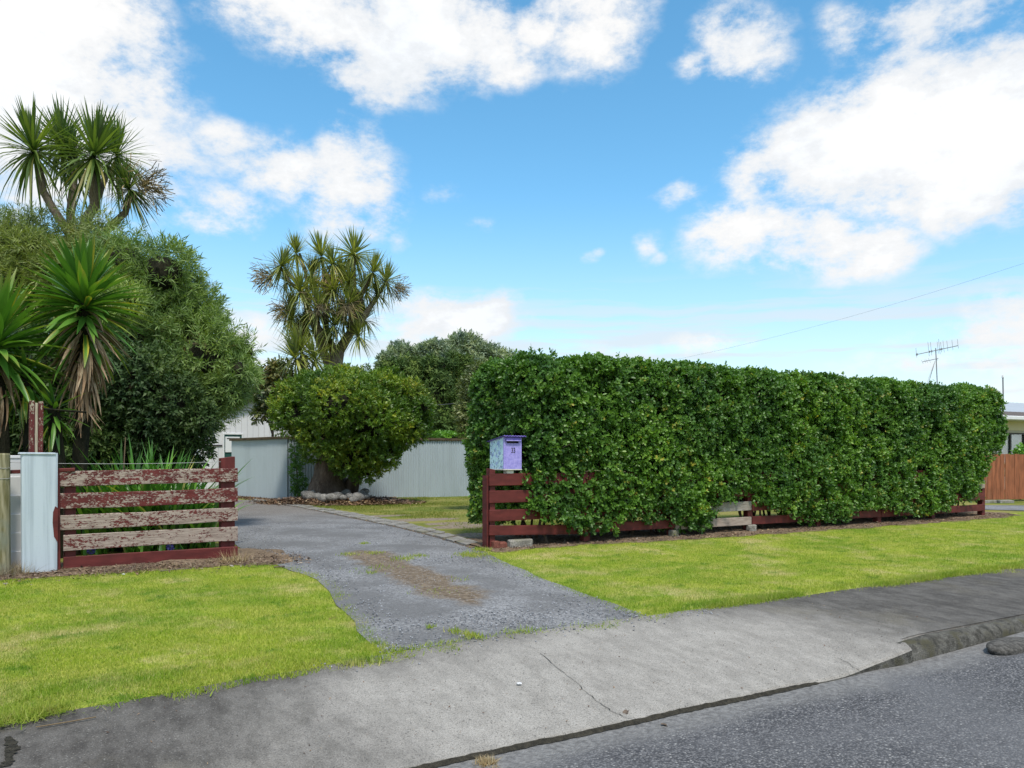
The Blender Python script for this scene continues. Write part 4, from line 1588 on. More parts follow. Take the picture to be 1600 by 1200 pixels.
# power line from behind the hedge up to the right
w0, w1 = P(985, 575, 40), P(1640, 398, 26)
pts = []
for i in range(25):
    q_ = i / 24
    p_ = w0.lerp(w1, q_); p_.z -= 4 * q_ * (1 - q_) * .35
    pts.append(p_)
mb = MB(); mb.tube([p - w0 for p in pts], .0032, 5)
tag(mb.build('power_line', M['cable'], world=Matrix.Translation(w0)), 'thin overhead power line rising to the right above the hedge', 'power line')
w0, w1 = P(600, 640, 34), P(860, 612, 34)
mb = MB(); mb.tube([Vector((0, 0, 0)), (w1 - w0) * .5 - Vector((0, 0, .08)), w1 - w0], .010, 5)
tag(mb.build('overhead_cable', M['cable'], world=Matrix.Translation(w0)), 'dark cable crossing in front of the conifer', 'cable')

# ================================================================== RED FENCES


def board(name, a, b, h, d, mat, parent, peel, inv_parent, bow=.0, seed=0, roll=0.0):
    """a plank from world a to b (centres of its ends), with its own x axis along its length"""
    a, b = Vector(a), Vector(b)
    dv_ = b - a
    Ln = dv_.length
    r = random.Random(seed)
    m_ = MB()
    nseg = max(2, int(Ln / .25))
    rows_ = []
    prof = [(-d / 2, -h / 2 + .005), (-d / 2 + .004, -h / 2), (d / 2, -h / 2), (d / 2, h / 2), (-d / 2 + .005, h / 2), (-d / 2, h / 2 - .005)]
    for i in range(nseg + 1):
        x_ = -Ln / 2 + Ln * i / nseg
        bw = bow * math.sin(math.pi * i / nseg)
        ch = [r.uniform(-.0025, .0025) for _ in prof]
        rows_.append([(x_, p_[0] + c_ * .5, p_[1] + bw + c_) for p_, c_ in zip(prof + prof[:1], ch + ch[:1])])
    vs_ = [[m_.bm.verts.new(p_) for p_ in rw[:-1]] for rw in rows_]
    k_ = len(prof)
    for u_, v_ in zip(vs_, vs_[1:]):
        for i in range(k_):
            m_.bm.faces.new((u_[i], u_[(i + 1) % k_], v_[(i + 1) % k_], v_[i]))
    m_.bm.faces.new(vs_[0]); m_.bm.faces.new(vs_[-1][::-1])
    xa = dv_.normalized()
    za = Vector((0, 0, 1)); ya = za.cross(xa).normalized(); za = xa.cross(ya)
    Mx = Matrix((xa, ya, za)).transposed().to_4x4()
    Mx.translation = (a + b) / 2
    if roll:
        Mx = Mx @ Matrix.Rotation(roll, 4, 'X')
    o = m_.build(name, mat, parent, M=inv_parent @ Mx)
    o['peel'] = float(peel)
    return o


def post(name, c, size, z0, z1, mat, parent, peel, inv_parent, rz=TH, lean=0.0, slant=0.0):
    m_ = MB()
    hgt = z1 - z0
    m_.box((0, 0, 0), (size[0], size[1], hgt), bev=.004, jit=.002)
    for v in m_.bm.verts:
        if v.co.z > hgt / 2 - .01:
            v.co.z += slant * v.co.x
    Mx = Matrix.Translation((c[0], c[1], (z0 + z1) / 2)) @ Matrix.Rotation(rz, 4, 'Z') @ Matrix.Rotation(lean, 4, 'Y')
    o = m_.build(name, mat, parent, M=inv_parent @ Mx)
    o['peel'] = float(peel)
    return o


# left fence: five wide boards
lf0 = P(95, 893, 7.68); lf0.z = 0
lf1 = P(369, 872, 8.73); lf1.z = 0
ld = (lf1 - lf0).normalized(); lz = math.atan2(ld.y, ld.x)
lfn = Vector((ld.y, -ld.x, 0))
lf = empty('board_fence', lf0, 'short fence of five peeling red boards left of the driveway', 'fence')
iv = Matrix.Translation(lf0).inverted()
for i, (zl, zr_, hh, pl) in enumerate(((.925, .945, .153, .48), (.705, .72, .155, .45), (.487, .50, .150, .545), (.283, .278, .158, .555), (.075, .062, .140, .20))):
    a, b = lf0 + Vector((0, 0, zl)) + lfn * .012, lf1 + Vector((0, 0, zr_)) + lfn * .012
    board('board', a - ld * (.02 if i < 3 else -.02), b + ld * .01, hh, .026, M['red_board'], lf, pl, iv, bow=random.uniform(-.006, .006), seed=i)
post('post', lf1 - ld * .085 - lfn * .062, (.155, .10), -.05, 1.145, M['post_wood'], lf, .20, iv, lz, slant=.12)
post('post', lf0 + ld * .085 - lfn * .058, (.10, .08), -.05, .98, M['post_wood'], lf, .15, iv, lz)
post('post', lf0 - ld * .045 + lfn * .00, (.07, .09), .0, 1.0, M['post_wood'], lf, .22, iv, lz, lean=-.01)
ra, rb = P(14, 737.5, 7.46), P(117, 733.5, 7.74)
board('rail', ra, rb, .035, .06, M['red_board'], lf, .22, iv, seed=9)

# wide pale board post left of it
wp = P(62, 897, 7.50); wp.z = 0
wpo = empty('gate_post', wp, 'wide pale blue-white upright slab standing left of the red board fence', 'post', rz=lz + R(4))
m_ = MB()
rows = []
for z in (-.05, .3, .6, .9, 1.185):
    w_ = .300 + .012 * (z / 1.2)
    rows.append([(-w_ / 2, .03, z), (-w_ / 2 + .003, -.012, z), (-w_ / 2 + .02, -.02, z), (w_ / 2 - .02, -.02, z), (w_ / 2 - .003, -.012, z), (w_ / 2, .03, z)])
m_.grid(rows)
top = [v for v in m_.bm.verts if v.co.z > 1.18]
m_.bm.faces.new(top)
m_.build('slab', M['pale_blue_white'], wpo)
m_ = MB(); m_.box((-.02, .02, 1.178), (.30, .10, .02), bev=.003, jit=.003); m_.build('cap', M['pale_blue_white'], wpo)
m_ = MB()
bl = [(.152, -.0225, .30), (.118, -.0225, .36), (.106, -.0225, .50), (.110, -.0225, .60), (.128, -.0225, .66), (.153, -.0225, .64), (.153, -.0225, .48)]
m_.bm.faces.new([m_.bm.verts.new(p) for p in bl])
m_.build('paint_patch', M['red_board'], wpo)['peel'] = .05

# weatherboards and the old round post at the frame edge
wb0 = P(-60, 897, 7.38); wb0.z = 0
wb = empty('weatherboard_fence', wb0, 'white weatherboard panel between the mossy post and the pale slab', 'fence', rz=lz)
z = .02
for i in range(6):
    m_ = MB(); m_.box((-.87, -.01, z + .094), (3.20, .02, .186), Matrix.Rotation(R(5), 3, 'X'), bev=.003)
    m_.build('weatherboard', M['white_paint'], wb)
    z += .186
m_ = MB(); m_.box((-.87, -.01, z + .01), (3.20, .05, .03), bev=.004); m_.build('capping', M['white_paint'], wb)
mp = P(3, 897, 7.36); mp.z = 0
mpo = empty('fence_post', mp, 'weathered mossy timber post at the left edge of the white weatherboards', 'post')
mb = MB(); mb.tube([(0, 0, -.05), (0, 0, .4), (.002, 0, .8), (.0, 0, 1.165), (0, 0, 1.18)], [.072, .069, .068, .068, .062], 12, wob=.02); mb.build('timber', M['mossy_post'], mpo)
for z in (1.04, .94):
    mb = MB()
    mb.tube([(math.cos(a) * .072, math.sin(a) * .072, z + .004 * math.sin(a * 2)) for a in [i * .42 for i in range(16)]], .0022, 4)
    mb.build('wire_loop', M['wire'], mpo)
wa, wb_ = P(14, 722.5, 7.40), P(345, 721.5, 8.64)
pts = []
for i in range(15):
    q_ = i / 14
    p_ = wa.lerp(wb_, q_); p_.z -= .018 * 4 * q_ * (1 - q_)
    pts.append(p_ - wa)
mb = MB(); mb.tube(pts, .0026, 5)
tag(mb.build('fence_wire', M['wire'], world=Matrix.Translation(wa)), 'single wire stretched above the left board fence', 'wire')

# tall weathered post behind, under the yucca
tp = P(56, 890, 8.15); tp.z = 0
tpo = empty('tall_post', tp, 'tall weathered dark red post standing in front of the yucca stems', 'post', rz=lz)
for (x_, w_, dy, pl, h_) in ((-.042, .048, 0, .38, 1.74), (.0, .030, .012, .98, 1.72), (.038, .042, -.004, .36, 1.735)):
    m_ = MB(); m_.box((0, 0, 0), (w_, .09, h_), bev=.004, jit=.003)
    m_.build('post_strip', M['post_wood'], tpo, M=Matrix.Translation((x_, dy, h_ / 2)) @ Matrix.Rotation(.006, 4, 'Y'))['peel'] = pl
mb = MB(); mb.tube([(.07, 0, 1.66), (.5, .2, 1.65)], .012, 6); mb.build('rail', M['twig'], tpo)

# right fence along the hedge
rf0 = WS(0, .0)
rfo = empty('board_fence', rf0, 'long low red board fence grown over by the tall green hedge', 'fence')
iv = Matrix.Translation(rf0).inverted()
joints = [0.02, 1.52, 3.05, 4.61, 6.2, 7.8, 9.4, 11.07]
levels = [(.872, .152), (.655, .152), (.420, .140), (.195, .125)]
white = {(2, 3): .78, (2, 2): .97}
for j, (ta, tb) in enumerate(zip(joints, joints[1:])):
    for k, (z, h) in enumerate(levels):
        zz_ = z - (.02 if j > 1 else 0) + (.03 * (1 - 1) if j else 0)
        z_a, z_b = zz_ + random.uniform(-.008, .008), zz_ + random.uniform(-.008, .008)
        pl = white.get((j, k), random.uniform(.0, .10))
        mt = M['red_board']
        if (j, k) == (2, 2): mt = M['white_board']; pl = .55
        if j == 6: pl = (.62, .72, .2, .15)[k]
        if j == 0 and k == 3: z_a, z_b = .235, .185
        board('board', WS(ta + (.012 if j else -.008), .045, z_a), WS(tb - .006, .045, z_b), h, .026, mt, rfo, pl, iv, seed=50 + j * 5 + k)
for j, t in enumerate(joints):
    post('post', WS(t + (.052 if j == 0 else .0), -.022), (.10 if j else .075, .10), -.08, (1.0 if j == 0 else .95) if j < 7 else .62, M['post_wood'], rfo, .10, iv, slant=-.25 if j == 0 else 0)
board('end_board', WS(.0, .028, .455), WS(.0, -.085, .455), .93, .022, M['red_board'], rfo, .08, iv, seed=99)
for i, (t, s, sz_, mt, lb, ct) in enumerate(((.20, .03, (.13, .09, .10), 'brick', 'red painted brick under the first bottom board of the hedge fence', 'brick'),
                                      (.10, .045, (.09, .10, .12), 'brick', 'dark red block at the foot of the fence end post below the letterbox', 'block'),
                                      (.46, .05, (.34, .10, .12), 'block', 'mossy concrete lump under the bottom board near the letterbox', 'block'),
                                      (3.02, .06, (.12, .1, .12), 'block', 'grey concrete block under the fence where the white boards begin', 'block'),
                                      (4.60, .06, (.14, .1, .13), 'block', 'grey concrete footing under the joint of white and red boards', 'block'))):
    m_ = MB(); m_.box((0, 0, 0), sz_, bev=.015, jit=.008)
    tag(m_.build(('brick' if mt == 'brick' else 'concrete_block'), M[mt], world=Matrix.Translation(WS(t, s, sz_[2] / 2 - .015)) @ Matrix.Rotation(TH, 4, 'Z')), lb, ct)

# ================================================================== LETTERBOX
bt0, bw, bd = .205, .262, .36
b_o = WS(bt0 + bw / 2, .075, 1.0)
bx = empty('letterbox', b_o, 'lavender letterbox with number 33 and a leafy blue side on the fence end post', 'letterbox', rz=TH)
# local: x right along the fence, y back, z up; front at y=0
BH0, BH1 = .405, .36
yb = bd


def quad_prism(name, pts, thick, nrm, mat, par):
    m_ = MB()
    f_ = m_.bm.faces.new([m_.bm.verts.new(p) for p in pts])
    r_ = bmesh.ops.extrude_face_region(m_.bm, geom=[f_])
    for v in [e for e in r_['geom'] if isinstance(e, bmesh.types.BMVert)]:
        v.co += Vector(nrm) * thick
    return m_.build(name, mat, par)


hw = bw / 2
# front with a slot: built from pieces round the opening
front = MB()
for (xa, xb, za, zb_) in ((-hw, hw, .0, .325), (-hw, -hw + .045, .325, .352), (hw - .045, hw, .325, .352), (-hw, hw, .352, .40)):
    front.box(((xa + xb) / 2, .006, (za + zb_) / 2), (xb - xa, .012, zb_ - za))
front = front.build('front_panel', M['lavender'], bx)
m_ = MB(); m_.box((0, .035, .34), (bw - .08, .006, .06)); m_.build('letter_slot', M['slot_dark'], bx)
m_ = MB(); m_.box((0, -.018, .361), (bw - .05, .036, .014), Matrix.Rotation(R(14), 3, 'X'), bev=.003); m_.build('slot_hood', M['lavender'], bx)
m_ = MB(); m_.box((0, -.008, .383), (bw - .03, .016, .030), bev=.003); m_.build('lintel', M['purple'], bx)
quad_prism('side_panel', [(-hw, .012, 0), (-hw, yb, 0), (-hw, yb, BH1), (-hw, .012, BH0)], .012, (1, 0, 0), M['squiggle'], bx)
quad_prism('side_panel', [(hw, .012, 0), (hw, yb, 0), (hw, yb, BH1), (hw, .012, BH0)], .012, (-1, 0, 0), M['lavender'], bx)
m_ = MB(); m_.box((-hw + .008, -.002, .2), (.022, .008, .398), bev=.002); m_.build('corner_strip', M['lavender'], bx)
quad_prism('back_panel', [(-hw + .012, yb, 0), (hw - .012, yb, 0), (hw - .012, yb, BH1), (-hw + .012, yb, BH1)], .012, (0, -1, 0), M['lavender'], bx)
m_ = MB(); m_.box((0, yb / 2, -.008), (bw + .01, yb + .01, .014), bev=.003); m_.build('base', M['pvc'], bx)
m_ = MB()
rows = []
for i in range(41):
    x_ = -hw - .025 + (bw + .065) * i / 40
    zc_ = .0045 * math.sin(i * 1.25)
    rows.append([(x_, -.05, BH0 + .016 + zc_), (x_, yb + .045, BH1 - .006 + zc_), (x_, yb + .045, BH1 - .012 + zc_), (x_, -.05, BH0 + .006 + zc_), (x_, -.05, BH0 + .016 + zc_)])
m_.grid(rows); m_.build('roof', M['purple'], bx)
m_ = MB(); m_.box((-.02, .07, -.038), (.10, .10, .046), bev=.006); m_.build('bracket', M['pvc'], bx)
fc = bpy.data.curves.new('house_number', 'FONT')
fc.body = '33'
fc.size = .074
fc.offset = .0012
fc.align_x = 'CENTER'
fc.extrude = .0006
fo = bpy.data.objects.new('number_tmp', fc)
COL.objects.link(fo)
bpy.context.view_layer.update()
me = bpy.data.meshes.new_from_object(fo.evaluated_get(bpy.context.evaluated_depsgraph_get()))
bpy.data.objects.remove(fo)
me.name = 'house_number'
me.materials.clear()
link('house_number', me, M['digit'], bx, Matrix.Translation((.008, -.0015, .205)) @ Matrix.Rotation(R(90), 4, 'X') @ Matrix.Diagonal((.85, 1.25, 1, 1)))

# ================================================================== MAIN HEDGE
ht0, ht1, hs0, hs1, hz1 = .40, 11.72, -1.35, .16, 2.50
bot_px = [(770, 760), (785, 795), (800, 808), (850, 812), (880, 822), (905, 836), (960, 836), (985, 816), (1030, 820), (1050, 830), (1095, 832), (1112, 826), (1130, 790), (1170, 774), (1190, 792), (1215, 800), (1230, 806), (1260, 818), (1328, 818), (1345, 800), (1370, 795), (1400, 801), (1440, 809), (1480, 800), (1500, 793), (1525, 782), (1540, 750), (1552, 720), (1575, 690)]
bt, bz = [], []
for px, py in bot_px:
    k_ = (px - 800) / F
    t = (k_ * (A0.y + NV.y * hs1) - A0.x - NV.x * hs1) / (U.x - k_ * U.y)
    Y = A0.y + U.y * t + NV.y * hs1
    bt.append(t); bz.append(max(.04, EYE - (py - HY) / F * Y))
hedge = empty('hedge', WS(0, 0), 'tall dense clipped green hedge growing along and over the red board fence', 'hedge', rz=TH)
hr = np.random.default_rng(5)
NS = 57000
a, b, c = ht1 - ht0, hs1 - hs0, hz1
# faces: front, top, left end, right end, back (thinner: never seen closely)
w = np.array([a * c * 1.15, a * b * .95, b * c * 1.15, b * c * 1.0, a * c * .35])
fi = hr.choice(5, NS, p=w / w.sum())
t_ = hr.uniform(ht0, ht1, NS); s_ = hr.uniform(hs0, hs1, NS); z_ = hr.uniform(.04, hz1, NS)
s_[fi == 0] = hs1; z_[fi == 1] = hz1; t_[fi == 2] = ht0; t_[fi == 3] = ht1; s_[fi == 4] = hs0
p = np.stack([t_, s_, z_], -1)
rad = np.array([.34, .34, .34])
lo_, hi_ = np.array([ht0, hs0, -.6]) + rad, np.array([ht1, hs1, hz1]) - rad
inner = np.clip(p, lo_, hi_)
nr = unit(p - inner)
lump1, lump2, lump3 = Wave(81, .42), Wave(82, 1.3), Wave(83, 3.2)
q0 = inner + nr * rad
disp = .045 * lump1(q0) + .042 * lump2(q0) + .030 * lump3(q0)
dep = hr.uniform(0, 1, NS) ** 1.5 * .26
p = q0 + nr * (disp - dep)[:, None]
zmin = np.interp(p[:, 0], bt, bz) + .035 + .04 * hr.normal(size=NS)
frontish = p[:, 1] > -.35
ok = np.where(frontish, p[:, 2] > zmin, p[:, 2] > .25)
# the left end is narrower low down, where the fence and letterbox are clear of leaves
lowleft = (p[:, 0] < .95) & (p[:, 2] < .96)
ok &= ~(lowleft & (p[:, 1] > -.06) & (p[:, 0] < .30 + .10 * (p[:, 2] < .80) - .12 * (np.abs(p[:, 2] - .50) < .10) + .05 * lump2(q0)))
ok &= ~((p[:, 0] < .62) & (p[:, 1] > -.36) & (p[:, 2] > .93) & (p[:, 2] < 1.46))
# holes where the twigs show
hole = Wave(84, .95)(q0) + .5 * Wave(85, 2.4)(q0)
ok &= ~((hole > 1.2) & (dep < .13) & (hr.uniform(size=NS) < .93) & (nr[:, 2] < .6))
p, nr2, rr = p[ok], nr[ok], hr
dirs = unit(nr2 * .8 + hr.normal(0, .42, p.shape) + np.array([0, 0, .42]))
pl = np.stack([p[:, 0], -p[:, 1], p[:, 2]], -1)
dl = np.stack([dirs[:, 0], -dirs[:, 1], dirs[:, 2]], -1)
bias = np.clip(.36 + .22 * lump3(p) + .14 * lump1(p) + .18 * hr.normal(size=len(p)), 0, .8)
bias[hr.uniform(size=len(p)) < .0015] = .99
V_, rn, qd = sprig_leaves(pl, dl, 7, .054, .033, hr, spread=.75, forward=.38, stem=.05, shape='oval', rndbias=bias)
link('foliage', np_mesh('foliage', V_, 6, rn, quads=qd), M['hedge_leaf'], hedge)
# stray shoots reaching out of the face and top
n = 480
tq = hr.uniform(ht0 + .1, ht1 - .1, n)
top_ = hr.uniform(size=n) < .45
zq = np.where(top_, hz1 - .03, hr.uniform(.5, 2.3, n)); sq = np.where(top_, hr.uniform(hs0 + .2, hs1, n), hs1 + .02)
pq = np.stack([tq, -sq, zq], -1)
dq = unit(np.where(top_[:, None], np.array([0, 0, 1.0]), np.array([0, -1, .4])) + hr.normal(0, .35, (n, 3)))
okq = (zq > np.interp(tq, bt, bz) + .2) & ~((tq < .9) & (zq < 1.6))
V_, rn, qd = sprig_leaves(pq[okq], dq[okq], 9, .055, .032, hr, spread=.6, forward=.4, stem=.09, shape='oval', rndbias=hr.uniform(.3, .75, okq.sum()))
link('young_shoots', np_mesh('young_shoots', V_, 6, rn, quads=qd), M['hedge_leaf'], hedge)
# bare stems and an added solid core blocking light through the hedge
m_ = MB()
rows = []
for i in range(49):
    t = ht0 + .36 + (ht1 - ht0 - .72) * i / 48
    e_ = min(1, i / 3, (48 - i) / 3)
    zlo = max(float(np.interp(t, bt, bz)) + .18, .30)
    sf, sb = hs1 - .31 - .10 * (1 - e_), hs0 + .31 + .10 * (1 - e_)
    zt = hz1 - .27 - .16 * (1 - e_)
    j_ = lambda: random.uniform(-.05, .05)
    rows.append([(t, -sb, .30), (t, -(sb + j_()), 1.2 + j_()), (t, -sb, zt - .2), (t, -(sb + .2), zt + j_()), (t, -(sf - .2), zt + j_()), (t, -(sf + j_()), zt - .2), (t, -(sf + j_()), 1.5), (t, -(sf + j_()), zlo + .3), (t, -(sf - .25), zlo), (t, -sb, .30)])
m_.grid(rows)
m_.build('hedge_light_block', M['twig'], hedge)
m_ = MB()
for i in range(62):
    t = random.uniform(ht0 + .45, ht1 - .9)
    s = random.uniform(hs0 + .3, hs1 - .25)
    pts = [Vector((t, -s, -.02))]
    for k in range(4):
        pts.append(pts[-1] + Vector((random.uniform(-.16, .16), random.uniform(-.10, .10), .28)))
    m_.tube(pts, [.022, .018, .015, .012, .008], 5)
m_.build('stems', M['bark'], hedge)['kind'] = 'stuff'
m_ = MB()
for i in range(60):
    t = random.uniform(.9, ht1 - .4); z = random.uniform(.5, 2.2)
    if z < float(np.interp(t, bt, bz)): continue
    p0 = Vector((t, -(hs1 - .12), z))
    p1 = p0 + Vector((random.uniform(-.3, .3), -random.uniform(.06, .16), random.uniform(-.12, .22)))
    m_.tube([p0, p0.lerp(p1, .5) + Vector((0, -.02, .02)), p1], [.006, .005, .003], 4)
m_.build('twigs', M['pale_bark'], hedge)['kind'] = 'stuff'

# ================================================================== YUCCAS


def blade_mesh(name, Ln, w, bend, mat, seed=0, fold=.28):
    r = random.Random(seed)
    m_ = MB()
    rows_ = []
    nseg = 6
    for i in range(nseg + 1):
        q_ = i / nseg
        ww = w * (.55 + .9 * q_ - .45 * q_ ** 2 if q_ < .5 else 1.0) * (1 - max(0, (q_ - .45) / .55) ** 1.7) * .5 + .001
        x_ = Ln * q_ * (1 - .12 * bend * q_)
        z_ = -bend * Ln * q_ * q_ * .5
        y_ = math.sin(q_ * 2 + seed) * Ln * .012
        rows_.append([(x_, y_ - ww, z_ + ww * fold), (x_, y_, z_ - ww * fold * .6), (x_, y_ + ww, z_ + ww * fold)])
    m_.grid(rows_)
    me_ = m_.mesh(name, True)
    me_.materials.append(mat)
    return me_


YG = [blade_mesh('leaf', .76, .074, .12 + .16 * i, M['yucca_leaf'], i) for i in range(3)]
YD = [blade_mesh('dead_leaf', .66, .044, .25 + .25 * i, M['yucca_dead'], i + 5, fold=.6) for i in range(3)]


def yucca(base, crown, label, n_green, n_dead, scale=1.0, up=80, low=-5, dead_low=-88, dead_span=.9, seed=0, tilt=(0, 0), az=None, drop=.5):
    r = random.Random(seed)
    o = empty('yucca', base, label, 'plant')
    cr = crown - base
    m_ = MB()
    mid = cr * .55 + Vector((.04, .03, 0))
    m_.tube([(0, 0, -.05), mid * .5, mid, cr - Vector((0, 0, .05)), cr + Vector((0, 0, .08))], [.10, .085, .08, .07, .04], 9, wob=.08)
    m_.build('trunk', M['twig'], o)
    for i in range(n_green):
        q_ = (i + .5) / n_green
        el = R(low + (up - low) * q_ ** .85 + r.uniform(-7, 7))
        a_ = i * 2.39996 + r.uniform(-.2, .2)
        if az: a_ = az[0] + (a_ % 6.283) / 6.283 * (az[1] - az[0])
        sc_ = scale * r.uniform(.86, 1.1) * (1.0 if q_ < .85 else .85)
        me_ = YG[min(2, int((1 - q_) * 3))]
        Mx = Matrix.Translation(cr + Vector((0, 0, -.14 + .20 * q_))) @ Matrix.Rotation(tilt[1], 4, 'Y') @ Matrix.Rotation(a_, 4, 'Z') @ Matrix.Rotation(-el, 4, 'Y') @ Matrix.Rotation(r.uniform(-.25, .25), 4, 'X') @ Matrix.Scale(sc_, 4)
        link('leaf', me_, None, o, M=Mx)
    for i in range(n_dead):
        q_ = i / max(n_dead, 1)
        el = R(low + (dead_low - low) * q_ ** .85 + r.uniform(-9, 9))
        a_ = i * 2.39996 + r.uniform(-.3, .3)
        sc_ = scale * r.uniform(.75, 1.12)
        zd = -.12 - drop * q_ * dead_span + r.uniform(-.05, .05)
        Mx = Matrix.Translation(cr + Vector((0, 0, zd))) @ Matrix.Rotation(a_, 4, 'Z') @ Matrix.Rotation(-el, 4, 'Y') @ Matrix.Rotation(r.uniform(-.5, .5), 4, 'X') @ Matrix.Scale(sc_, 4)
        if q_ < .36 and r.random() < .7:
            link('leaf', YG[2], None, o, M=Mx)
        else:
            link('dead_leaf', YD[r.randrange(3)], None, o, M=Mx)
    return o


yb_ = P(114, 850, 9.0); yb_.z = 0
yucca(yb_, P(131, 468, 8.95), 'tall yucca with a skirt of dead brown leaves above the left fence', 160, 175, 1.0, 84, -12, -88, 1.0, 3, drop=.85)
yb_ = P(-2, 850, 8.6); yb_.z = 0
yucca(yb_, P(-8, 535, 8.5), 'yucca with long green leaves cut off by the left edge of the photo', 120, 30, 1.15, 84, -35, -80, .6, 4)
yb_ = P(44, 850, 8.7); yb_.z = 0
yucca(yb_, P(40, 590, 8.75), 'small yucca head with drooping leaves behind the tall red post', 52, 24, .72, 60, -75, -85, .6, 6)
yb_ = P(88, 850, 8.75); yb_.z = 0
yucca(yb_, P(84, 640, 8.8), 'lowest yucca head with broad hanging leaves right of the tall red post', 46, 22, .62, 55, -80, -85, .5, 8)

# ================================================================== AGAPANTHUS BEHIND THE LEFT FENCE


def strap_plant(name, base, nlf, Ln, w, label, cat, group, mat, seed, spread=1.0, up=1.0, flowers=0):
    r = np.random.default_rng(seed)
    o = empty(name, base, label, cat, group)
    az = r.uniform(0, 6.28, nlf)
    el = np.radians(r.uniform(52, 88, nlf))
    ll = Ln * r.uniform(.7, 1.1, nlf)
    dr = r.uniform(.15, .6, nlf) * spread
    nsg = 6
    qs = np.linspace(0, 1, nsg + 1)
    hor = np.stack([np.cos(az), np.sin(az), np.zeros(nlf)], -1)
    sd_ = np.stack([-np.sin(az), np.cos(az), np.zeros(nlf)], -1)
    b0_ = np.stack([r.normal(0, .07, nlf), r.normal(0, .07, nlf), np.zeros(nlf)], -1)
    rows_ = []
    for q_ in qs:
        c_ = b0_ + hor * (ll * np.cos(el) * q_ + ll * dr * .38 * q_ ** 2)[:, None]
        c_[:, 2] += up * (ll * np.sin(el) * q_ - ll * dr * .55 * q_ ** 2.6)
        ww = w * .5 * (1 - .5 * abs(q_ - .35)) * (1 if q_ < .7 else max(.06, 1 - ((q_ - .7) / .3) ** 1.6))
        rows_ += [c_ - sd_ * ww + np.array([0, 0, ww * .35]), c_ - hor * 0, c_ + sd_ * ww + np.array([0, 0, ww * .35])]
    V_ = np.stack(rows_, 1)
    qd = []
    for i in range(nsg):
        k_ = i * 3
        qd += [(k_, k_ + 1, k_ + 4, k_ + 3), (k_ + 1, k_ + 2, k_ + 5, k_ + 4)]
    link('leaves', np_mesh('leaves', V_, 0, r.uniform(size=nlf), quads=qd, smooth=True), mat, o)['kind'] = 'stuff'
    return o


ag = [(150, 8.9), (185, 9.3), (215, 8.95), (245, 9.45), (270, 9.05), (295, 9.35), (312, 9.3), (205, 9.9), (260, 9.95), (160, 9.6)]
for i, (px, Y) in enumerate(ag):
    bs = P(px, 800, Y + .22); bs.z = 0
    o = strap_plant('agapanthus', bs, 84, (1.42 if 170 < px < 280 else 1.25 if px < 280 else .98) * random.uniform(.92, 1.05), .046, 'dark green strap-leaved agapanthus in the clump behind the left fence', 'plant', 'agapanthus behind the left fence', M['strap_leaf'], 200 + i)
for i, (px, py, Y) in enumerate(((143, 861, 8.0), (266, 855, 8.45))):
    c = P(px, py, Y)
    fl = empty('agapanthus_flower', (c.x, c.y, 0), ('purple-blue flower head low behind the left end of the bottom board', 'purple-blue flower head low behind the middle of the bottom board')[i], 'flower')
    r = np.random.default_rng(i)
    d_ = unit(r.normal(size=(26, 3)))
    V_, rn, qd = sprig_leaves(np.zeros((26, 3)) + np.array([0, 0, c.z]) + d_ * .022, d_, 3, .03, .018, r, shape='kite')
    link('flower_head', np_mesh('flower_head', V_, 4, rn, quads=qd), M['flower'], fl)
    mb = MB(); mb.tube([(0, 0, 0), (.01, 0, c.z * .6), (0, 0, c.z)], .006, 5); mb.build('stalk', M['strap_leaf'], fl)
c = P(191, 722, 8.9); c.z = .55
mb = MB(); mb.tube([(0, 0, 0), (.02, 0, .35), (.04, .01, .80)], [.008, .008, .006], 5)
tag(mb.build('dry_stalk', M['dead_leaf_far'], world=Matrix.Translation(P(190, 724, 8.85) - Vector((0, 0, .5)))), 'thin dry stalk leaning among the agapanthus leaves', 'stalk')

# ================================================================== TREES ON THE LEFT


def leafy_tree(name, base, blobs, trunk, n_sprig, k, L, Wd, mat, label, cat, seed, stem=.2, spread=.8, forward=.6, droop=.15, shape='kite', thick=.4, up=.25, bark='bark', core=.60, bottom=-.85, lump=.14, freq=.9, tuft=0, holes=0, hfreq=1.1, tf=(.86, 1.12)):
    r = np.random.default_rng(seed)
    o = empty(name, base, label, cat)
    rb_ = rel_blobs(blobs, base)
    core_b = list(rb_)
    if tuft:
        C_ = rb_[:]
        for _ in range(tuft):
            c_, q_r = C_[int(r.integers(len(C_)))]
            d0 = unit(r.normal(size=3) + np.array([0, 0, .25]))
            f_ = r.uniform(*tf)
            rb_.append((Vector(c_) + Vector(d0 * np.array(q_r) * f_), tuple(np.array(q_r).min() * r.uniform(.22, .42) * np.array([1.1, 1.1, .85]))))
    pts_, d_ = blob_points(rb_, n_sprig, r, thick=thick, up_bias=up, bottom=bottom, lump=lump, freq=freq)
    okp = pts_[:, 2] > .05
    if holes:
        okp &= (Wave(seed + 5, hfreq)(pts_) > -.55) | (r.uniform(size=len(pts_)) > holes * 2)
    pts_, d_ = pts_[okp], d_[okp]
    d_ = unit(d_ + r.normal(0, .38, d_.shape))
    hv = Wave(seed + 9, .8)(pts_)
    V_, rn, qd = sprig_leaves(pts_, d_, k, L, Wd, r, spread=spread, forward=forward, droop=droop, stem=stem, shape=shape, rndbias=np.clip(.33 + .2 * hv + .16 * r.normal(size=len(pts_)), 0, .78))
    link('crown', np_mesh('crown', V_, 0, rn, quads=qd), M[mat], o)
    if core:
        core_blobs('light_block_core', core_b, M['twig'], o, core, seed)
    if trunk:
        m_ = MB()
        for pl_, rl_ in trunk:
            m_.tube([Vector(p_) - Vector(base) for p_ in pl_], rl_, 9, wob=.06)
        m_.build('trunk', M[bark], o, smooth=True)
    return o


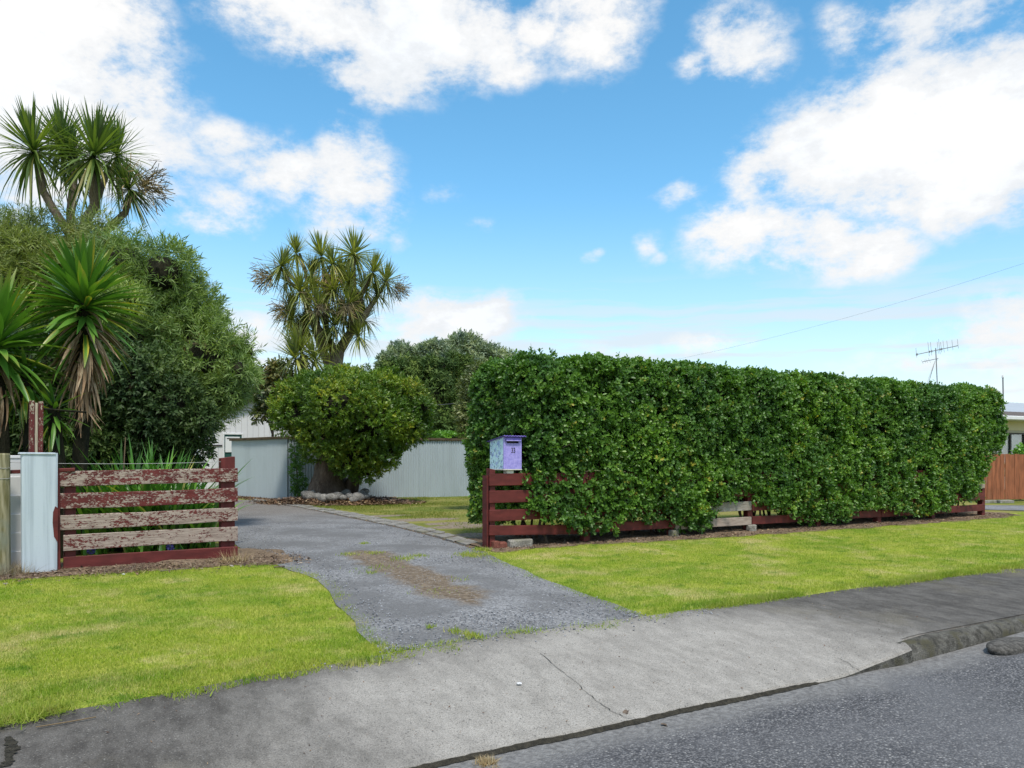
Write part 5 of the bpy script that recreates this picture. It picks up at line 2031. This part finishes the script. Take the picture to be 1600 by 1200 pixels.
def gnd(px, Y):
    v = P(px, 800, Y); v.z = 0
    return v


# feathery tree, right part of the mass
bl = pxblobs([(258, 425, 42), (225, 455, 68), (280, 495, 60), (312, 560, 60), (240, 540, 88), (275, 605, 66), (338, 562, 42), (358, 585, 32), (336, 622, 26), (374, 578, 19), (388, 548, 12, 18), (200, 420, 50), (318, 650, 24, 20), (355, 612, 18)], 12.2, .95, .35, 1)
bs = gnd(150, 12.3)
leafy_tree('feathery_tree', bs, bl, [([bs, P(147, 720, 12.3), P(160, 620, 12.2), P(210, 540, 12.2), P(260, 460, 12.2)], [.16, .14, .12, .09, .03]), ([P(150, 700, 12.3), P(230, 620, 12.1), P(320, 590, 12.0)], [.11, .08, .03])],
           6600, 14, .122, .017, 'feather_leaf', 'big feathery green tree with narrow leaves between yucca and driveway', 'tree', 101, stem=.20, spread=.75, forward=.55, droop=.10, thick=.45, core=.62, tuft=70, holes=.35)
bl = pxblobs([(70, 400, 62), (125, 395, 46), (30, 378, 42), (165, 395, 42), (10, 440, 80), (-60, 420, 90), (100, 450, 75), (180, 450, 50), (-20, 372, 36), (60, 480, 70)], 13.2, .95, .3, 2)
bs = gnd(-10, 13.4)
leafy_tree('feathery_tree', bs, bl, [([bs, P(0, 600, 13.3), P(30, 480, 13.2), P(60, 400, 13.2)], [.16, .13, .09, .03])],
           5200, 13, .125, .016, 'olive_leaf', 'olive green feathery tree below the left cabbage tree heads', 'tree', 102, stem=.22, spread=.65, forward=.6, droop=.05, thick=.45, core=.60, tuft=55, holes=.3)
bl = pxblobs([(205, 610, 62), (262, 640, 58), (225, 680, 52, 44), (170, 640, 50), (298, 668, 28, 30), (315, 655, 18, 20), (150, 700, 50, 50), (285, 700, 36, 36)], 11.1, .9, .2, 3)
bs = gnd(220, 11.1)
leafy_tree('dark_shrub', bs, bl, [([bs, P(215, 720, 11.1), P(220, 640, 11.1)], [.09, .07, .03])], 3600, 8, .085, .032, 'dark_leaf', 'dark small-leaved shrub beneath the feathery tree behind the agapanthus', 'shrub', 103, stem=.12, spread=.7, forward=.5, core=.66, bottom=-1)
bl = pxblobs([(20, 600, 75), (75, 660, 60), (-40, 650, 90), (105, 580, 45), (60, 560, 60), (20, 720, 60), (110, 720, 50, 60)], 11.0, .8, .2, 4)
bs = gnd(30, 11.0)
leafy_tree('dark_shrub', bs, bl, [([bs, P(30, 700, 11.0), P(30, 620, 11.0)], [.09, .07, .03])], 3200, 8, .095, .036, 'dark_leaf', 'very dark leafy shrub behind the yuccas at the left edge', 'shrub', 104, stem=.12, spread=.7, forward=.5, core=.7, bottom=-1)

# ------------------------------------------------------------------ cabbage trees


def head_mesh(n_, Ln, w, seed, low=-55, up=88, droop=1.0):
    r = np.random.default_rng(seed)
    q_ = (np.arange(n_) + .5) / n_
    el = np.radians(low + (up - low) * q_ ** .8) + r.normal(0, .09, n_)
    az = np.arange(n_) * 2.39996 + r.normal(0, .2, n_)
    ll = Ln * r.uniform(.75, 1.08, n_) * np.where(q_ > .85, .85, 1)
    hor = np.stack([np.cos(az), np.sin(az), np.zeros(n_)], -1)
    sd_ = np.stack([-np.sin(az), np.cos(az), np.zeros(n_)], -1)
    dr = droop * np.clip(.55 - el * .45, .04, 1.1) * r.uniform(.5, 1.4, n_)
    rows_ = []
    nsg = 4
    for i in range(nsg + 1):
        t_ = i / nsg
        c_ = hor * (ll * np.cos(el) * t_ * (1 - .15 * dr * t_))[:, None]
        c_[:, 2] += ll * np.sin(el) * t_ - ll * dr * .55 * t_ ** 2.2
        c_[:, 2] += .10 * (q_ - .5)
        ww = w * .5 * (.6 + .8 * t_ if t_ < .5 else 1.0) * max(.04, 1 - max(0, (t_ - .4) / .6) ** 1.5)
        rows_ += [c_ - sd_ * ww, c_ + sd_ * ww]
    V_ = np.stack(rows_, 1)
    qd = [(2 * i, 2 * i + 1, 2 * i + 3, 2 * i + 2) for i in range(nsg)]
    return np_mesh('leaf_head', V_, 0, np.clip(r.uniform(0, .8, n_) + np.where(q_ < .18, .3, 0) * r.uniform(size=n_), 0, 1), quads=qd)


def seed_mesh(n_, Ln, seed):
    r = np.random.default_rng(seed)
    a_ = unit(r.normal(0, 1, (n_, 3)) * np.array([.8, .8, .6]) + np.array([1.2, 0, -.25]))
    st = a_ * Ln * r.uniform(.15, .8, (n_, 1))
    b_ = unit(a_ + r.normal(0, .5, (n_, 3)))
    e_ = st + b_ * Ln * .35
    s_ = unit(np.cross(b_, r.normal(size=(n_, 3)))) * .009
    V_ = np.stack([st - s_, st + s_, e_ + s_, e_ - s_], 1)
    return np_mesh('seed_panicle', V_, 0, r.uniform(size=n_), quads=[(0, 1, 2, 3)])


def cabbage(name, base, stems, heads, label, mat, Ln, w, nl, seed, bark='pale_bark', skirt=(), seeds=()):
    """stems: (points, radii); heads: (place, scale)"""
    r = random.Random(seed)
    o = empty(name, base, label, 'tree')
    m_ = MB()
    for pl_, rl_ in stems:
        m_.tube([Vector(p_) - base for p_ in pl_], rl_, 9, wob=.07)
    m_.build('trunk', M[bark], o, smooth=True)
    ms_ = [head_mesh(nl, Ln, w, seed + i) for i in range(4)]
    for m2 in ms_:
        m2.materials.append(M[mat])
    for i, (p_, sc_) in enumerate(heads):
        Mx = Matrix.Translation(Vector(p_) - base) @ Euler((r.uniform(-.3, .3), r.uniform(-.3, .3), r.uniform(0, 6.28))).to_matrix().to_4x4() @ Matrix.Scale(sc_, 4)
        link('leaf_head', ms_[i % 4], None, o, M=Mx)
    if skirt:
        mk = head_mesh(110, Ln, w * .9, seed + 77, low=-88, up=-30, droop=1.2)
        mk.materials.append(M['dead_leaf_far'])
        for p_, sc_ in skirt:
            link('dead_leaf_skirt', mk, None, o, M=Matrix.Translation(Vector(p_) - base) @ Matrix.Rotation(r.uniform(0, 6), 4, 'Z') @ Matrix.Scale(sc_, 4))
    if seeds:
        sm = [seed_mesh(260, Ln * .9, seed + 90 + i) for i in range(2)]
        for m2 in sm:
            m2.materials.append(M['seed'])
        for i, (p_, ang, sc_) in enumerate(seeds):
            link('seed_panicle', sm[i % 2], None, o, M=Matrix.Translation(Vector(p_) - base) @ Matrix.Rotation(ang, 4, 'Y') @ Matrix.Scale(sc_, 4))['kind'] = 'stuff'
    return o


cy = 13.6
bs = gnd(118, cy)
Pp = lambda px, py, dy=0.0: P(px, py, cy + dy)
cabbage('cabbage_tree', bs,
        [([bs, Pp(118, 600), Pp(120, 420), Pp(113, 372), Pp(98, 350), Pp(82, 325), Pp(67, 298), Pp(62, 262, -.1)], [.20, .17, .13, .09, .075, .07, .065, .05]),
         ([Pp(120, 420), Pp(114, 370, .3), Pp(110, 335, .4), Pp(113, 305, .4), Pp(118, 250, .5)], [.12, .085, .075, .07, .05]),
         ([Pp(120, 430), Pp(126, 370, -.1), Pp(135, 343, -.2), Pp(148, 322, -.25), Pp(146, 298, -.3), Pp(143, 262, -.3)], [.12, .10, .085, .08, .075, .05]),
         ([Pp(148, 322, -.25), Pp(155, 300, 0), Pp(172, 262, .4)], [.06, .055, .04]),
         ([Pp(122, 425), Pp(150, 380, .1), Pp(177, 350, .1), Pp(196, 332, .1), Pp(203, 305, .0)], [.10, .075, .065, .055, .045])],
        [(Pp(52, 236, -.2), 1.02), (Pp(98, 226, .6), .92), (Pp(147, 243, -.4), 1.05), (Pp(183, 243, .5), .9), (Pp(202, 295, .0), .66), (Pp(112, 245, .5), .8)],
        'tall cabbage tree with spiky heads on bent stems at the upper left', 'cabbage_leaf', .94, .046, 180, 300, bark='pale_bark', seeds=[(Pp(208, 286, -.1), -.05, .75)])

cy = 24.0
bs = gnd(522, cy)
hd = [(463, 396, .4, .95), (440, 415, -.3, .95), (448, 440, .5, .8), (502, 400, .3, 1.1), (520, 412, -.4, .9), (553, 398, .2, 1.15), (583, 425, -.4, 1.0), (603, 440, .3, .95), (470, 455, -.6, 1.05), (452, 482, .2, .9),
      (520, 452, -.6, 1.0), (545, 475, -.5, 1.05), (497, 485, -.7, 1.1), (478, 510, .1, .95), (522, 508, -.6, 1.0), (570, 500, .4, .9), (560, 525, -.3, .85), (463, 525, .4, .85), (505, 540, .5, .8), (572, 455, .6, .9), (535, 430, .6, 1.0), (486, 430, .5, 1.0), (510, 470, .3, 1.0), (490, 455, -.2, .9), (535, 495, .2, 1.0), (545, 440, -.3, .9), (455, 500, -.4, .8), (515, 535, -.4, .8), (590, 460, .0, .7)]
trunk1 = ([bs, Pp(520, 680), Pp(522, 585), Pp(527, 548)], [.34, .28, .23, .21])
cabbage('cabbage_tree', bs,
        [trunk1,
         ([Pp(527, 552), Pp(548, 520, .1), Pp(568, 495), Pp(585, 470), Pp(603, 440, .3)], [.17, .13, .11, .08, .05]),
         ([Pp(560, 505), Pp(563, 465, .2), Pp(578, 430, -.3)], [.10, .08, .05]),
         ([Pp(524, 552), Pp(512, 530, -.3), Pp(498, 514, -.5), Pp(490, 490, -.6)], [.16, .12, .10, .06]),
         ([Pp(548, 520), Pp(553, 470, .1), Pp(552, 425, .2), Pp(553, 400, .2)], [.13, .11, .09, .05]),
         ([Pp(520, 580, -.2), Pp(505, 550, .1), Pp(488, 500, .2), Pp(470, 450, .3), Pp(450, 425, .1)], [.17, .14, .11, .07, .04]),
         ([Pp(480, 470, .3), Pp(478, 425, .4), Pp(468, 396, .4)], [.07, .055, .04]),
         ([Pp(508, 555, 0), Pp(510, 480, -.3), Pp(505, 420, .2)], [.10, .09, .05]),
         ([Pp(470, 455, .2), Pp(452, 440, -.1), Pp(440, 420, -.3)], [.06, .05, .04])],
        [(Pp(a_, b_, c_), d_ * .96) for a_, b_, c_, d_ in hd],
        'many-headed olive green cabbage tree rising behind the dense round tree', 'cabbage_olive_leaf', .86, .046, 135, 330, seeds=[(Pp(430, 428, -.4), 2.6, 1.0), (Pp(455, 478, -.3), 2.4, .9), (Pp(612, 446, .2), .3, .8), (Pp(540, 470, -.8), 1.2, .8), (Pp(515, 425, -.5), 1.4, .8), (Pp(500, 470, -.9), 1.3, .8)],
        skirt=[(Pp(470, 500, 0), .7), (Pp(560, 455, .2), .5)])
cy = 22.8
bs = gnd(486, cy)
cabbage('cabbage_tree', bs, [([bs, Pp(480, 640), Pp(474, 556)], [.16, .14, .12])], [(Pp(470, 548), 1.12), (Pp(462, 560, -.2), .95), (Pp(492, 560, -.1), .9)],
        'small cabbage tree with a brown skirt of dead leaves above the round tree', 'cabbage_olive_leaf', .95, .055, 90, 360, skirt=[(Pp(480, 575), .85), (Pp(484, 600), .8)])

# ------------------------------------------------------------------ dense round tree at the enclosure
ry_ = 19.6
Pp = lambda px, py, dy=0.0: P(px, py, ry_ + dy)
bs = gnd(513, ry_ + .2)
bl = [(Pp(*b_[:2], b_[3] if len(b_) > 3 else 0), (b_[2] / F * ry_, b_[2] / F * ry_ * 1.0, (b_[4] if len(b_) > 4 else b_[2]) / F * ry_)) for b_ in
      ((545, 612, 36, .2), (500, 625, 48, 0, 40), (470, 632, 38, .2), (590, 622, 42, 0, 38), (630, 640, 40, .2, 38), (540, 640, 60, -.6, 48), (465, 650, 32, -.2, 28), (580, 660, 58, -.5, 46), (620, 665, 42, -.1, 36), (515, 668, 48, -.3, 42), (560, 700, 40, -.3, 38),
       (595, 705, 34, -.3, 28), (545, 722, 26, -.3, 22), (570, 735, 22, -.2, 18), (520, 600, 30, .3, 24), (575, 598, 26, .5, 24), (600, 600, 22, .4, 20), (648, 655, 24, .3, 26), (505, 700, 34, .2, 26), (590, 725, 14, -.2, 14), (480, 668, 26, -.2, 20), (610, 690, 26, -.3, 24), (640, 612, 20, .1, 18), (660, 636, 16, 0, 18), (448, 612, 17, .2, 14), (480, 598, 18, .3, 15), (654, 672, 15, 0, 14), (608, 590, 18, .3, 14), (438, 655, 13, 0, 12), (540, 586, 18, .2, 12))]
leafy_tree('round_tree', bs, bl,
           [([bs + Vector((0, 0, -.05)), Pp(514, 760, .2), Pp(515, 735, .2), Pp(520, 700, .1), Pp(535, 650, 0)], [.60, .50, .41, .34, .16]),
            ([Pp(545, 775, .3), Pp(553, 750, .2), Pp(568, 715, .1), Pp(590, 660, 0)], [.24, .17, .14, .07])],
           8600, 9, .095, .036, 'round_leaf', 'dense round yellow-green tree with a thick flared trunk before the iron wall', 'tree', 120, stem=.11, spread=.75, forward=.55, droop=.0, shape='kite', thick=.35, up=.45, core=.50, lump=.10, bottom=-.95, tuft=55, holes=.22, tf=(.9, 1.15))
# litter mound and ring of stones
m_ = MB()
rows = []
for i in range(13):
    rr = i / 12
    rows.append([(1.55 * rr * math.cos(a_) * (1 + .12 * math.sin(a_ * 3)), 1.0 * rr * math.sin(a_) * (1 + .1 * math.cos(a_ * 2)), .17 * (1 - rr ** 2) ** 1.3 + .006 + (.012 * math.sin(a_ * 7 + rr * 9) * (1 - rr))) for a_ in [k * 2 * math.pi / 40 for k in range(41)]])
m_.grid(rows)
mc = gnd(527, ry_ - .1)
tag(m_.build('litter_mound', M['soil'], world=Matrix.Translation(mc), smooth=True), 'low mound of dead leaves round the trunk', kind='structure')
n = 9000
aa, rr = rs.uniform(0, 6.28, n), np.sqrt(rs.uniform(0, 1, n))
xy = np.stack([mc.x + 1.9 * rr * np.cos(aa) + rs.normal(0, .25, n), mc.y + 1.0 * rr * np.sin(aa) + rs.normal(0, .12, n)], -1)
tt = np.array([TS(q_) for q_ in xy])
hgt = .17 * np.clip(1 - rr ** 2, 0, 1) ** 1.3
litter('leaf_litter', tt, 'brown dead leaves on the mound under the round tree', (.02, .07), .025, 9, zf=hgt)
n = 2600
q_ = rs.uniform(0, 1, n)
xy = np.stack([c0.x + (c1.x - c0.x) * q_ * .55 + rs.normal(0, .1, n), c0.y + (c1.y - c0.y) * q_ * .55 - np.abs(rs.normal(.1, .22, n))], -1)
q_ = rs.uniform(0, 1, n)
xy2 = np.stack([c2.x + (c0.x - c2.x) * q_ + rs.normal(0, .15, n), c2.y + (c0.y - c2.y) * q_ - np.abs(rs.normal(.1, .35, n))], -1)
tt = np.array([TS(v) for v in np.concatenate([xy, xy2])])
litter('leaf_litter', tt, 'brown leaves along the foot of the corrugated iron', (.02, .06), .02, 10)
r = random.Random(4)
stones = [(484, 776, 13), (497, 776, 9), (507, 779, 11), (519, 778, 12), (528, 775, 9), (536, 778, 7), (546, 776, 9), (559, 778, 12), (552, 781, 8), (565, 773, 9), (478, 772, 8), (490, 771, 8), (572, 776, 7), (541, 770, 8), (570, 768, 8)]
for i, (px, py, rp) in enumerate(stones):
    Y = ry_ - .62 + .25 * abs(px - 525) / 50 - (py - 776) * .05
    c = P(px, py, Y)
    c.z = max(.05, c.z)
    m_ = MB(); m_.blob((0, 0, 0), rp / F * Y, 2, .22, 400 + i, (1.0, .85, .72))
    tag(m_.build('stone', M['rock'], world=Matrix.Translation(c) @ Matrix.Rotation(r.uniform(0, 6), 4, 'Z'), smooth=True), 'rounded grey stone in the ring round the dense tree trunk', 'stone', 'stones round the tree trunk')
# climbing weed at the corner of the enclosure
bs = gnd(466, 20.6)
Pp = lambda px, py, dy=0.0: P(px, py, 20.6 + dy)
bl = [(Pp(px, py), (a_ / F * 20.6, .22, b_ / F * 20.6)) for px, py, a_, b_ in ((467, 756, 9, 13), (462, 735, 6, 9), (467, 722, 5, 7), (460, 705, 4, 8), (468, 766, 9, 7))]
leafy_tree('climbing_weed', bs, bl, [([bs, Pp(464, 740), Pp(460, 700)], [.02, .015, .008])], 210, 7, .08, .04, 'hedge_leaf', 'scrambling green weed in the corner of the corrugated iron walls', 'plant', 131, stem=.1, core=0, thick=.7)
# magnolia between garage and round tree
bs = gnd(424, 23.6)
Pp = lambda px, py, dy=0.0: P(px, py, 23.6 + dy)
bl = [(Pp(px, py), (a_ / F * 23.6,) * 3) for px, py, a_ in ((425, 590, 16), (412, 605, 18), (432, 612, 20), (418, 632, 18), (408, 648, 12), (428, 575, 10), (440, 595, 14), (436, 650, 14), (405, 615, 10), (445, 580, 10))]
leafy_tree('magnolia', bs, bl, [([bs, Pp(426, 680), Pp(424, 600)], [.05, .04, .02]), ([Pp(426, 680), Pp(412, 630)], [.03, .012]), ([Pp(425, 650), Pp(440, 600)], [.03, .012])], 480, 6, .20, .07, 'magnolia_leaf', 'sparse shrub with leathery brown-backed leaves between garage and round tree', 'shrub', 132, stem=.12, spread=.8, forward=.4, core=0, thick=.9, shape='oval')

# ------------------------------------------------------------------ trees at the back
bY = 44
bs = gnd(680, bY)
bl = pxblobs([(665, 610, 38, 32), (705, 606, 40, 32), (645, 640, 36), (690, 640, 50), (725, 620, 40), (625, 600, 22), (612, 575, 14, 10), (640, 584, 24, 18), (690, 578, 26, 18), (740, 650, 34), (660, 672, 30), (715, 672, 36), (730, 594, 24, 20)], bY, 1.0, 1.2, 7)
leafy_tree('conifer', bs, bl, [([bs, P(680, 700, bY), P(680, 600, bY)], [.4, .35, .15])], 9500, 8, .24, .085, 'conifer_leaf', 'dark layered conifer standing behind the clipped far hedge', 'tree', 140, stem=.3, spread=.9, forward=.35, droop=.02, thick=.5, up=.55, core=.62, lump=.25, freq=.45, tuft=70, tf=(.9, 1.3), holes=.4, hfreq=.35)
bY = 56
for i, (lst, lab) in enumerate((([(634, 566, 24, 16), (610, 576, 17, 12), (660, 556, 22, 11), (625, 590, 30)], 'grey-green tree behind the left side of the conifer'),
                               ([(690, 551, 20, 10), (720, 557, 20, 11), (700, 575, 34)], 'grey-green tree top just above the conifer'),
                               ([(752, 555, 26, 14), (786, 562, 22, 12), (770, 590, 42), (735, 565, 26), (812, 575, 26, 20), (740, 620, 40)], 'broad grey-green tree behind the hedge left end'))):
    bs = gnd(lst[0][0], bY)
    leafy_tree('grey_green_tree', bs, pxblobs(lst, bY, 1.0, 1.0, 9 + i), [([bs, P(lst[0][0], 620, bY), P(lst[0][0], 580, bY)], [.4, .3, .1])], 3600, 7, .30, .10, 'grey_leaf', lab, 'tree', 150 + i, tuft=34, tf=(.95, 1.45), stem=.4, spread=.6, forward=.7, thick=.5, up=.5, core=.62, lump=.3, freq=.4)
bY = 16.5
bs = gnd(745, bY)
bl = pxblobs([(748, 610, 24), (740, 645, 22, 24), (735, 668, 14, 14), (755, 585, 18, 14), (762, 640, 22)], bY, 1.0, .1, 5)
leafy_tree('pale_shrub', bs, bl, [([bs, P(748, 700, bY), P(748, 620, bY)], [.07, .05, .02])], 1500, 8, .085, .03, 'pale_leaf', 'pale yellowish shrub just left of the hedge end', 'shrub', 160, stem=.14, core=.6)
bs = gnd(752, 17.5)
bl = pxblobs([(752, 700, 16, 26), (754, 735, 14, 16), (760, 690, 20, 30)], 17.5, 1.2, .1, 6)
leafy_tree('green_shrub', bs, bl, [([bs, P(752, 740, 17.5)], [.04, .02])], 900, 7, .075, .035, 'bright_leaf', 'bright green shrub between iron wall and letterbox', 'shrub', 161, stem=.1, core=.6, bottom=-1)
# tree line beyond everything, and plants by the neighbour's house
bs = gnd(1594, 21.5)
bl = pxblobs([(1596, 718, 7, 9), (1606, 711, 10, 10)], 21.5, 1.0, .05, 8)
leafy_tree('garden_shrub', bs, bl, [([bs, P(1594, 740, 21.5), P(1596, 715, 21.5)], [.03, .025, .015])], 300, 6, .10, .055, 'bright_leaf', 'bright green shrub peeping over the brown paling fence', 'shrub', 162, core=.5)
for i, (px, lab) in enumerate(((140, 'dark distant tree far behind the left trees'), (330, 'second distant tree far behind the garage'))):
    bs = gnd(px, 50)
    bl = pxblobs([(px, 640, 60, 40), (px + 50, 650, 45, 35), (px - 50, 650, 45, 35), (px, 690, 80, 40)], 50, 1, 1, 30 + i)
    leafy_tree('distant_tree', bs, bl, [([bs, P(px, 650, 50)], [.4, .2])], 1500, 6, .4, .14, 'conifer_leaf', lab, 'tree', 170 + i, stem=.3, core=.65)

# ================================================================== SMALL THINGS ON THE GROUND
# rough sealed lump in the gutter at the right
z = -.22
Y = F * (EYE - z) / (1012 - HY)
c = P(1580, 1008, Y); c.z = -.212
m_ = MB(); m_.blob((0, 0, 0), .17, 3, .2, 77, (1.7, .62, .34))
tag(m_.build('seal_lump', M['lump'], world=Matrix.Translation(c) @ Matrix.Rotation(TH, 4, 'Z'), smooth=True), 'rounded lump of dark seal in the gutter at the right edge', 'lump')


def path_pt(px, py, dz=.004):
    z_ = -.15
    for _ in range(8):
        Y_ = F * (EYE - z_) / (py - HY)
        t_q, s_q = TS(((px - 800) / F * Y_, Y_))
        z_ = float(zp(s_q, t_q)) if 3.7 < s_q < 5.3 else (zr(s_q) if s_q >= 5.3 else float(zg(s_q)))
    return Vector(((px - 800) / F * Y_, Y_, z_ + dz))


def stalk(pix, rad, label, mat='straw', name='dry_stalk', dz=.008):
    pts_ = [path_pt(*p_, dz) for p_ in pix]
    m_ = MB(); m_.tube([p_ - pts_[0] for p_ in pts_], rad, 5)
    tag(m_.build(name, M[mat], world=Matrix.Translation(pts_[0])), label, 'stalk' if 'stalk' in name else 'twig')


stalk([(56, 1140), (100, 1133), (150, 1124)], .003, 'long thin dry grass stalk lying on the path at lower left', dz=.012)
stalk([(1242, 822), (1258, 806), (1268, 795)], .005, 'pale stick leaning out of the hedge foot onto the lawn', dz=.02)
stalk([(250, 897), (275, 894), (300, 893)], .004, 'grey twig lying in the straw below the left board fence', 'pale_bark', 'twig', .03)
stalk([(428, 889), (445, 888)], .008, 'short dark twig at the top corner of the left lawn', 'bark', 'twig', .02)
r = np.random.default_rng(3)
c = path_pt(760, 1192, 0)
tt = np.array(TS(c)) + r.normal(0, .022, (420, 2))
blades('dry_grass', tt, 'tuft of dry grass growing in the gutter joint', M['straw'], h=(.01, .04), w=.002, seed=12, z=np.full(420, c.z), lean=1.3)
for i, (px, py, lab) in enumerate(((811, 1071, 'white scrap of litter lying on the concrete crossing'), (597, 883, 'pale pebble scrap on the brown strip of the drive'), (193, 899, 'white scrap of litter on the straw below the left fence'))):
    c = path_pt(px, py, .012)
    m_ = MB(); m_.blob((0, 0, 0), .014, 1, .4, i, (1.3, .8, .45))
    tag(m_.build('litter_scrap', M['white_paint'], world=Matrix.Translation(c)), lab, 'litter')
for i, (px, py, lab) in enumerate(((1033, 1134, 'small brown leaf in the gutter below the crack'), (320, 1082, 'dark curled leaf at the lawn edge on the left path'), (980, 1122, 'reddish leaf fragment beside the crack in the crossing'))):
    c = path_pt(px, py, .008)
    me = blade_mesh('dead_leaf', .05, .03, .8, M['bark'], i)
    tag(link('fallen_leaf', me, None, world=Matrix.Translation(c) @ Matrix.Rotation(i * 2.1, 4, 'Z')), lab, 'leaf')
n = 700
tt = np.stack([rs.uniform(-4.5, 1.5, n), rs.uniform(3.9, 5.3, n)], 1)
litter('path_specks', tt, 'dark specks of leaf and grit on the footpath', (.003, .010), .004, 14, zf=zp(tt[:, 1], tt[:, 0]) + .002)
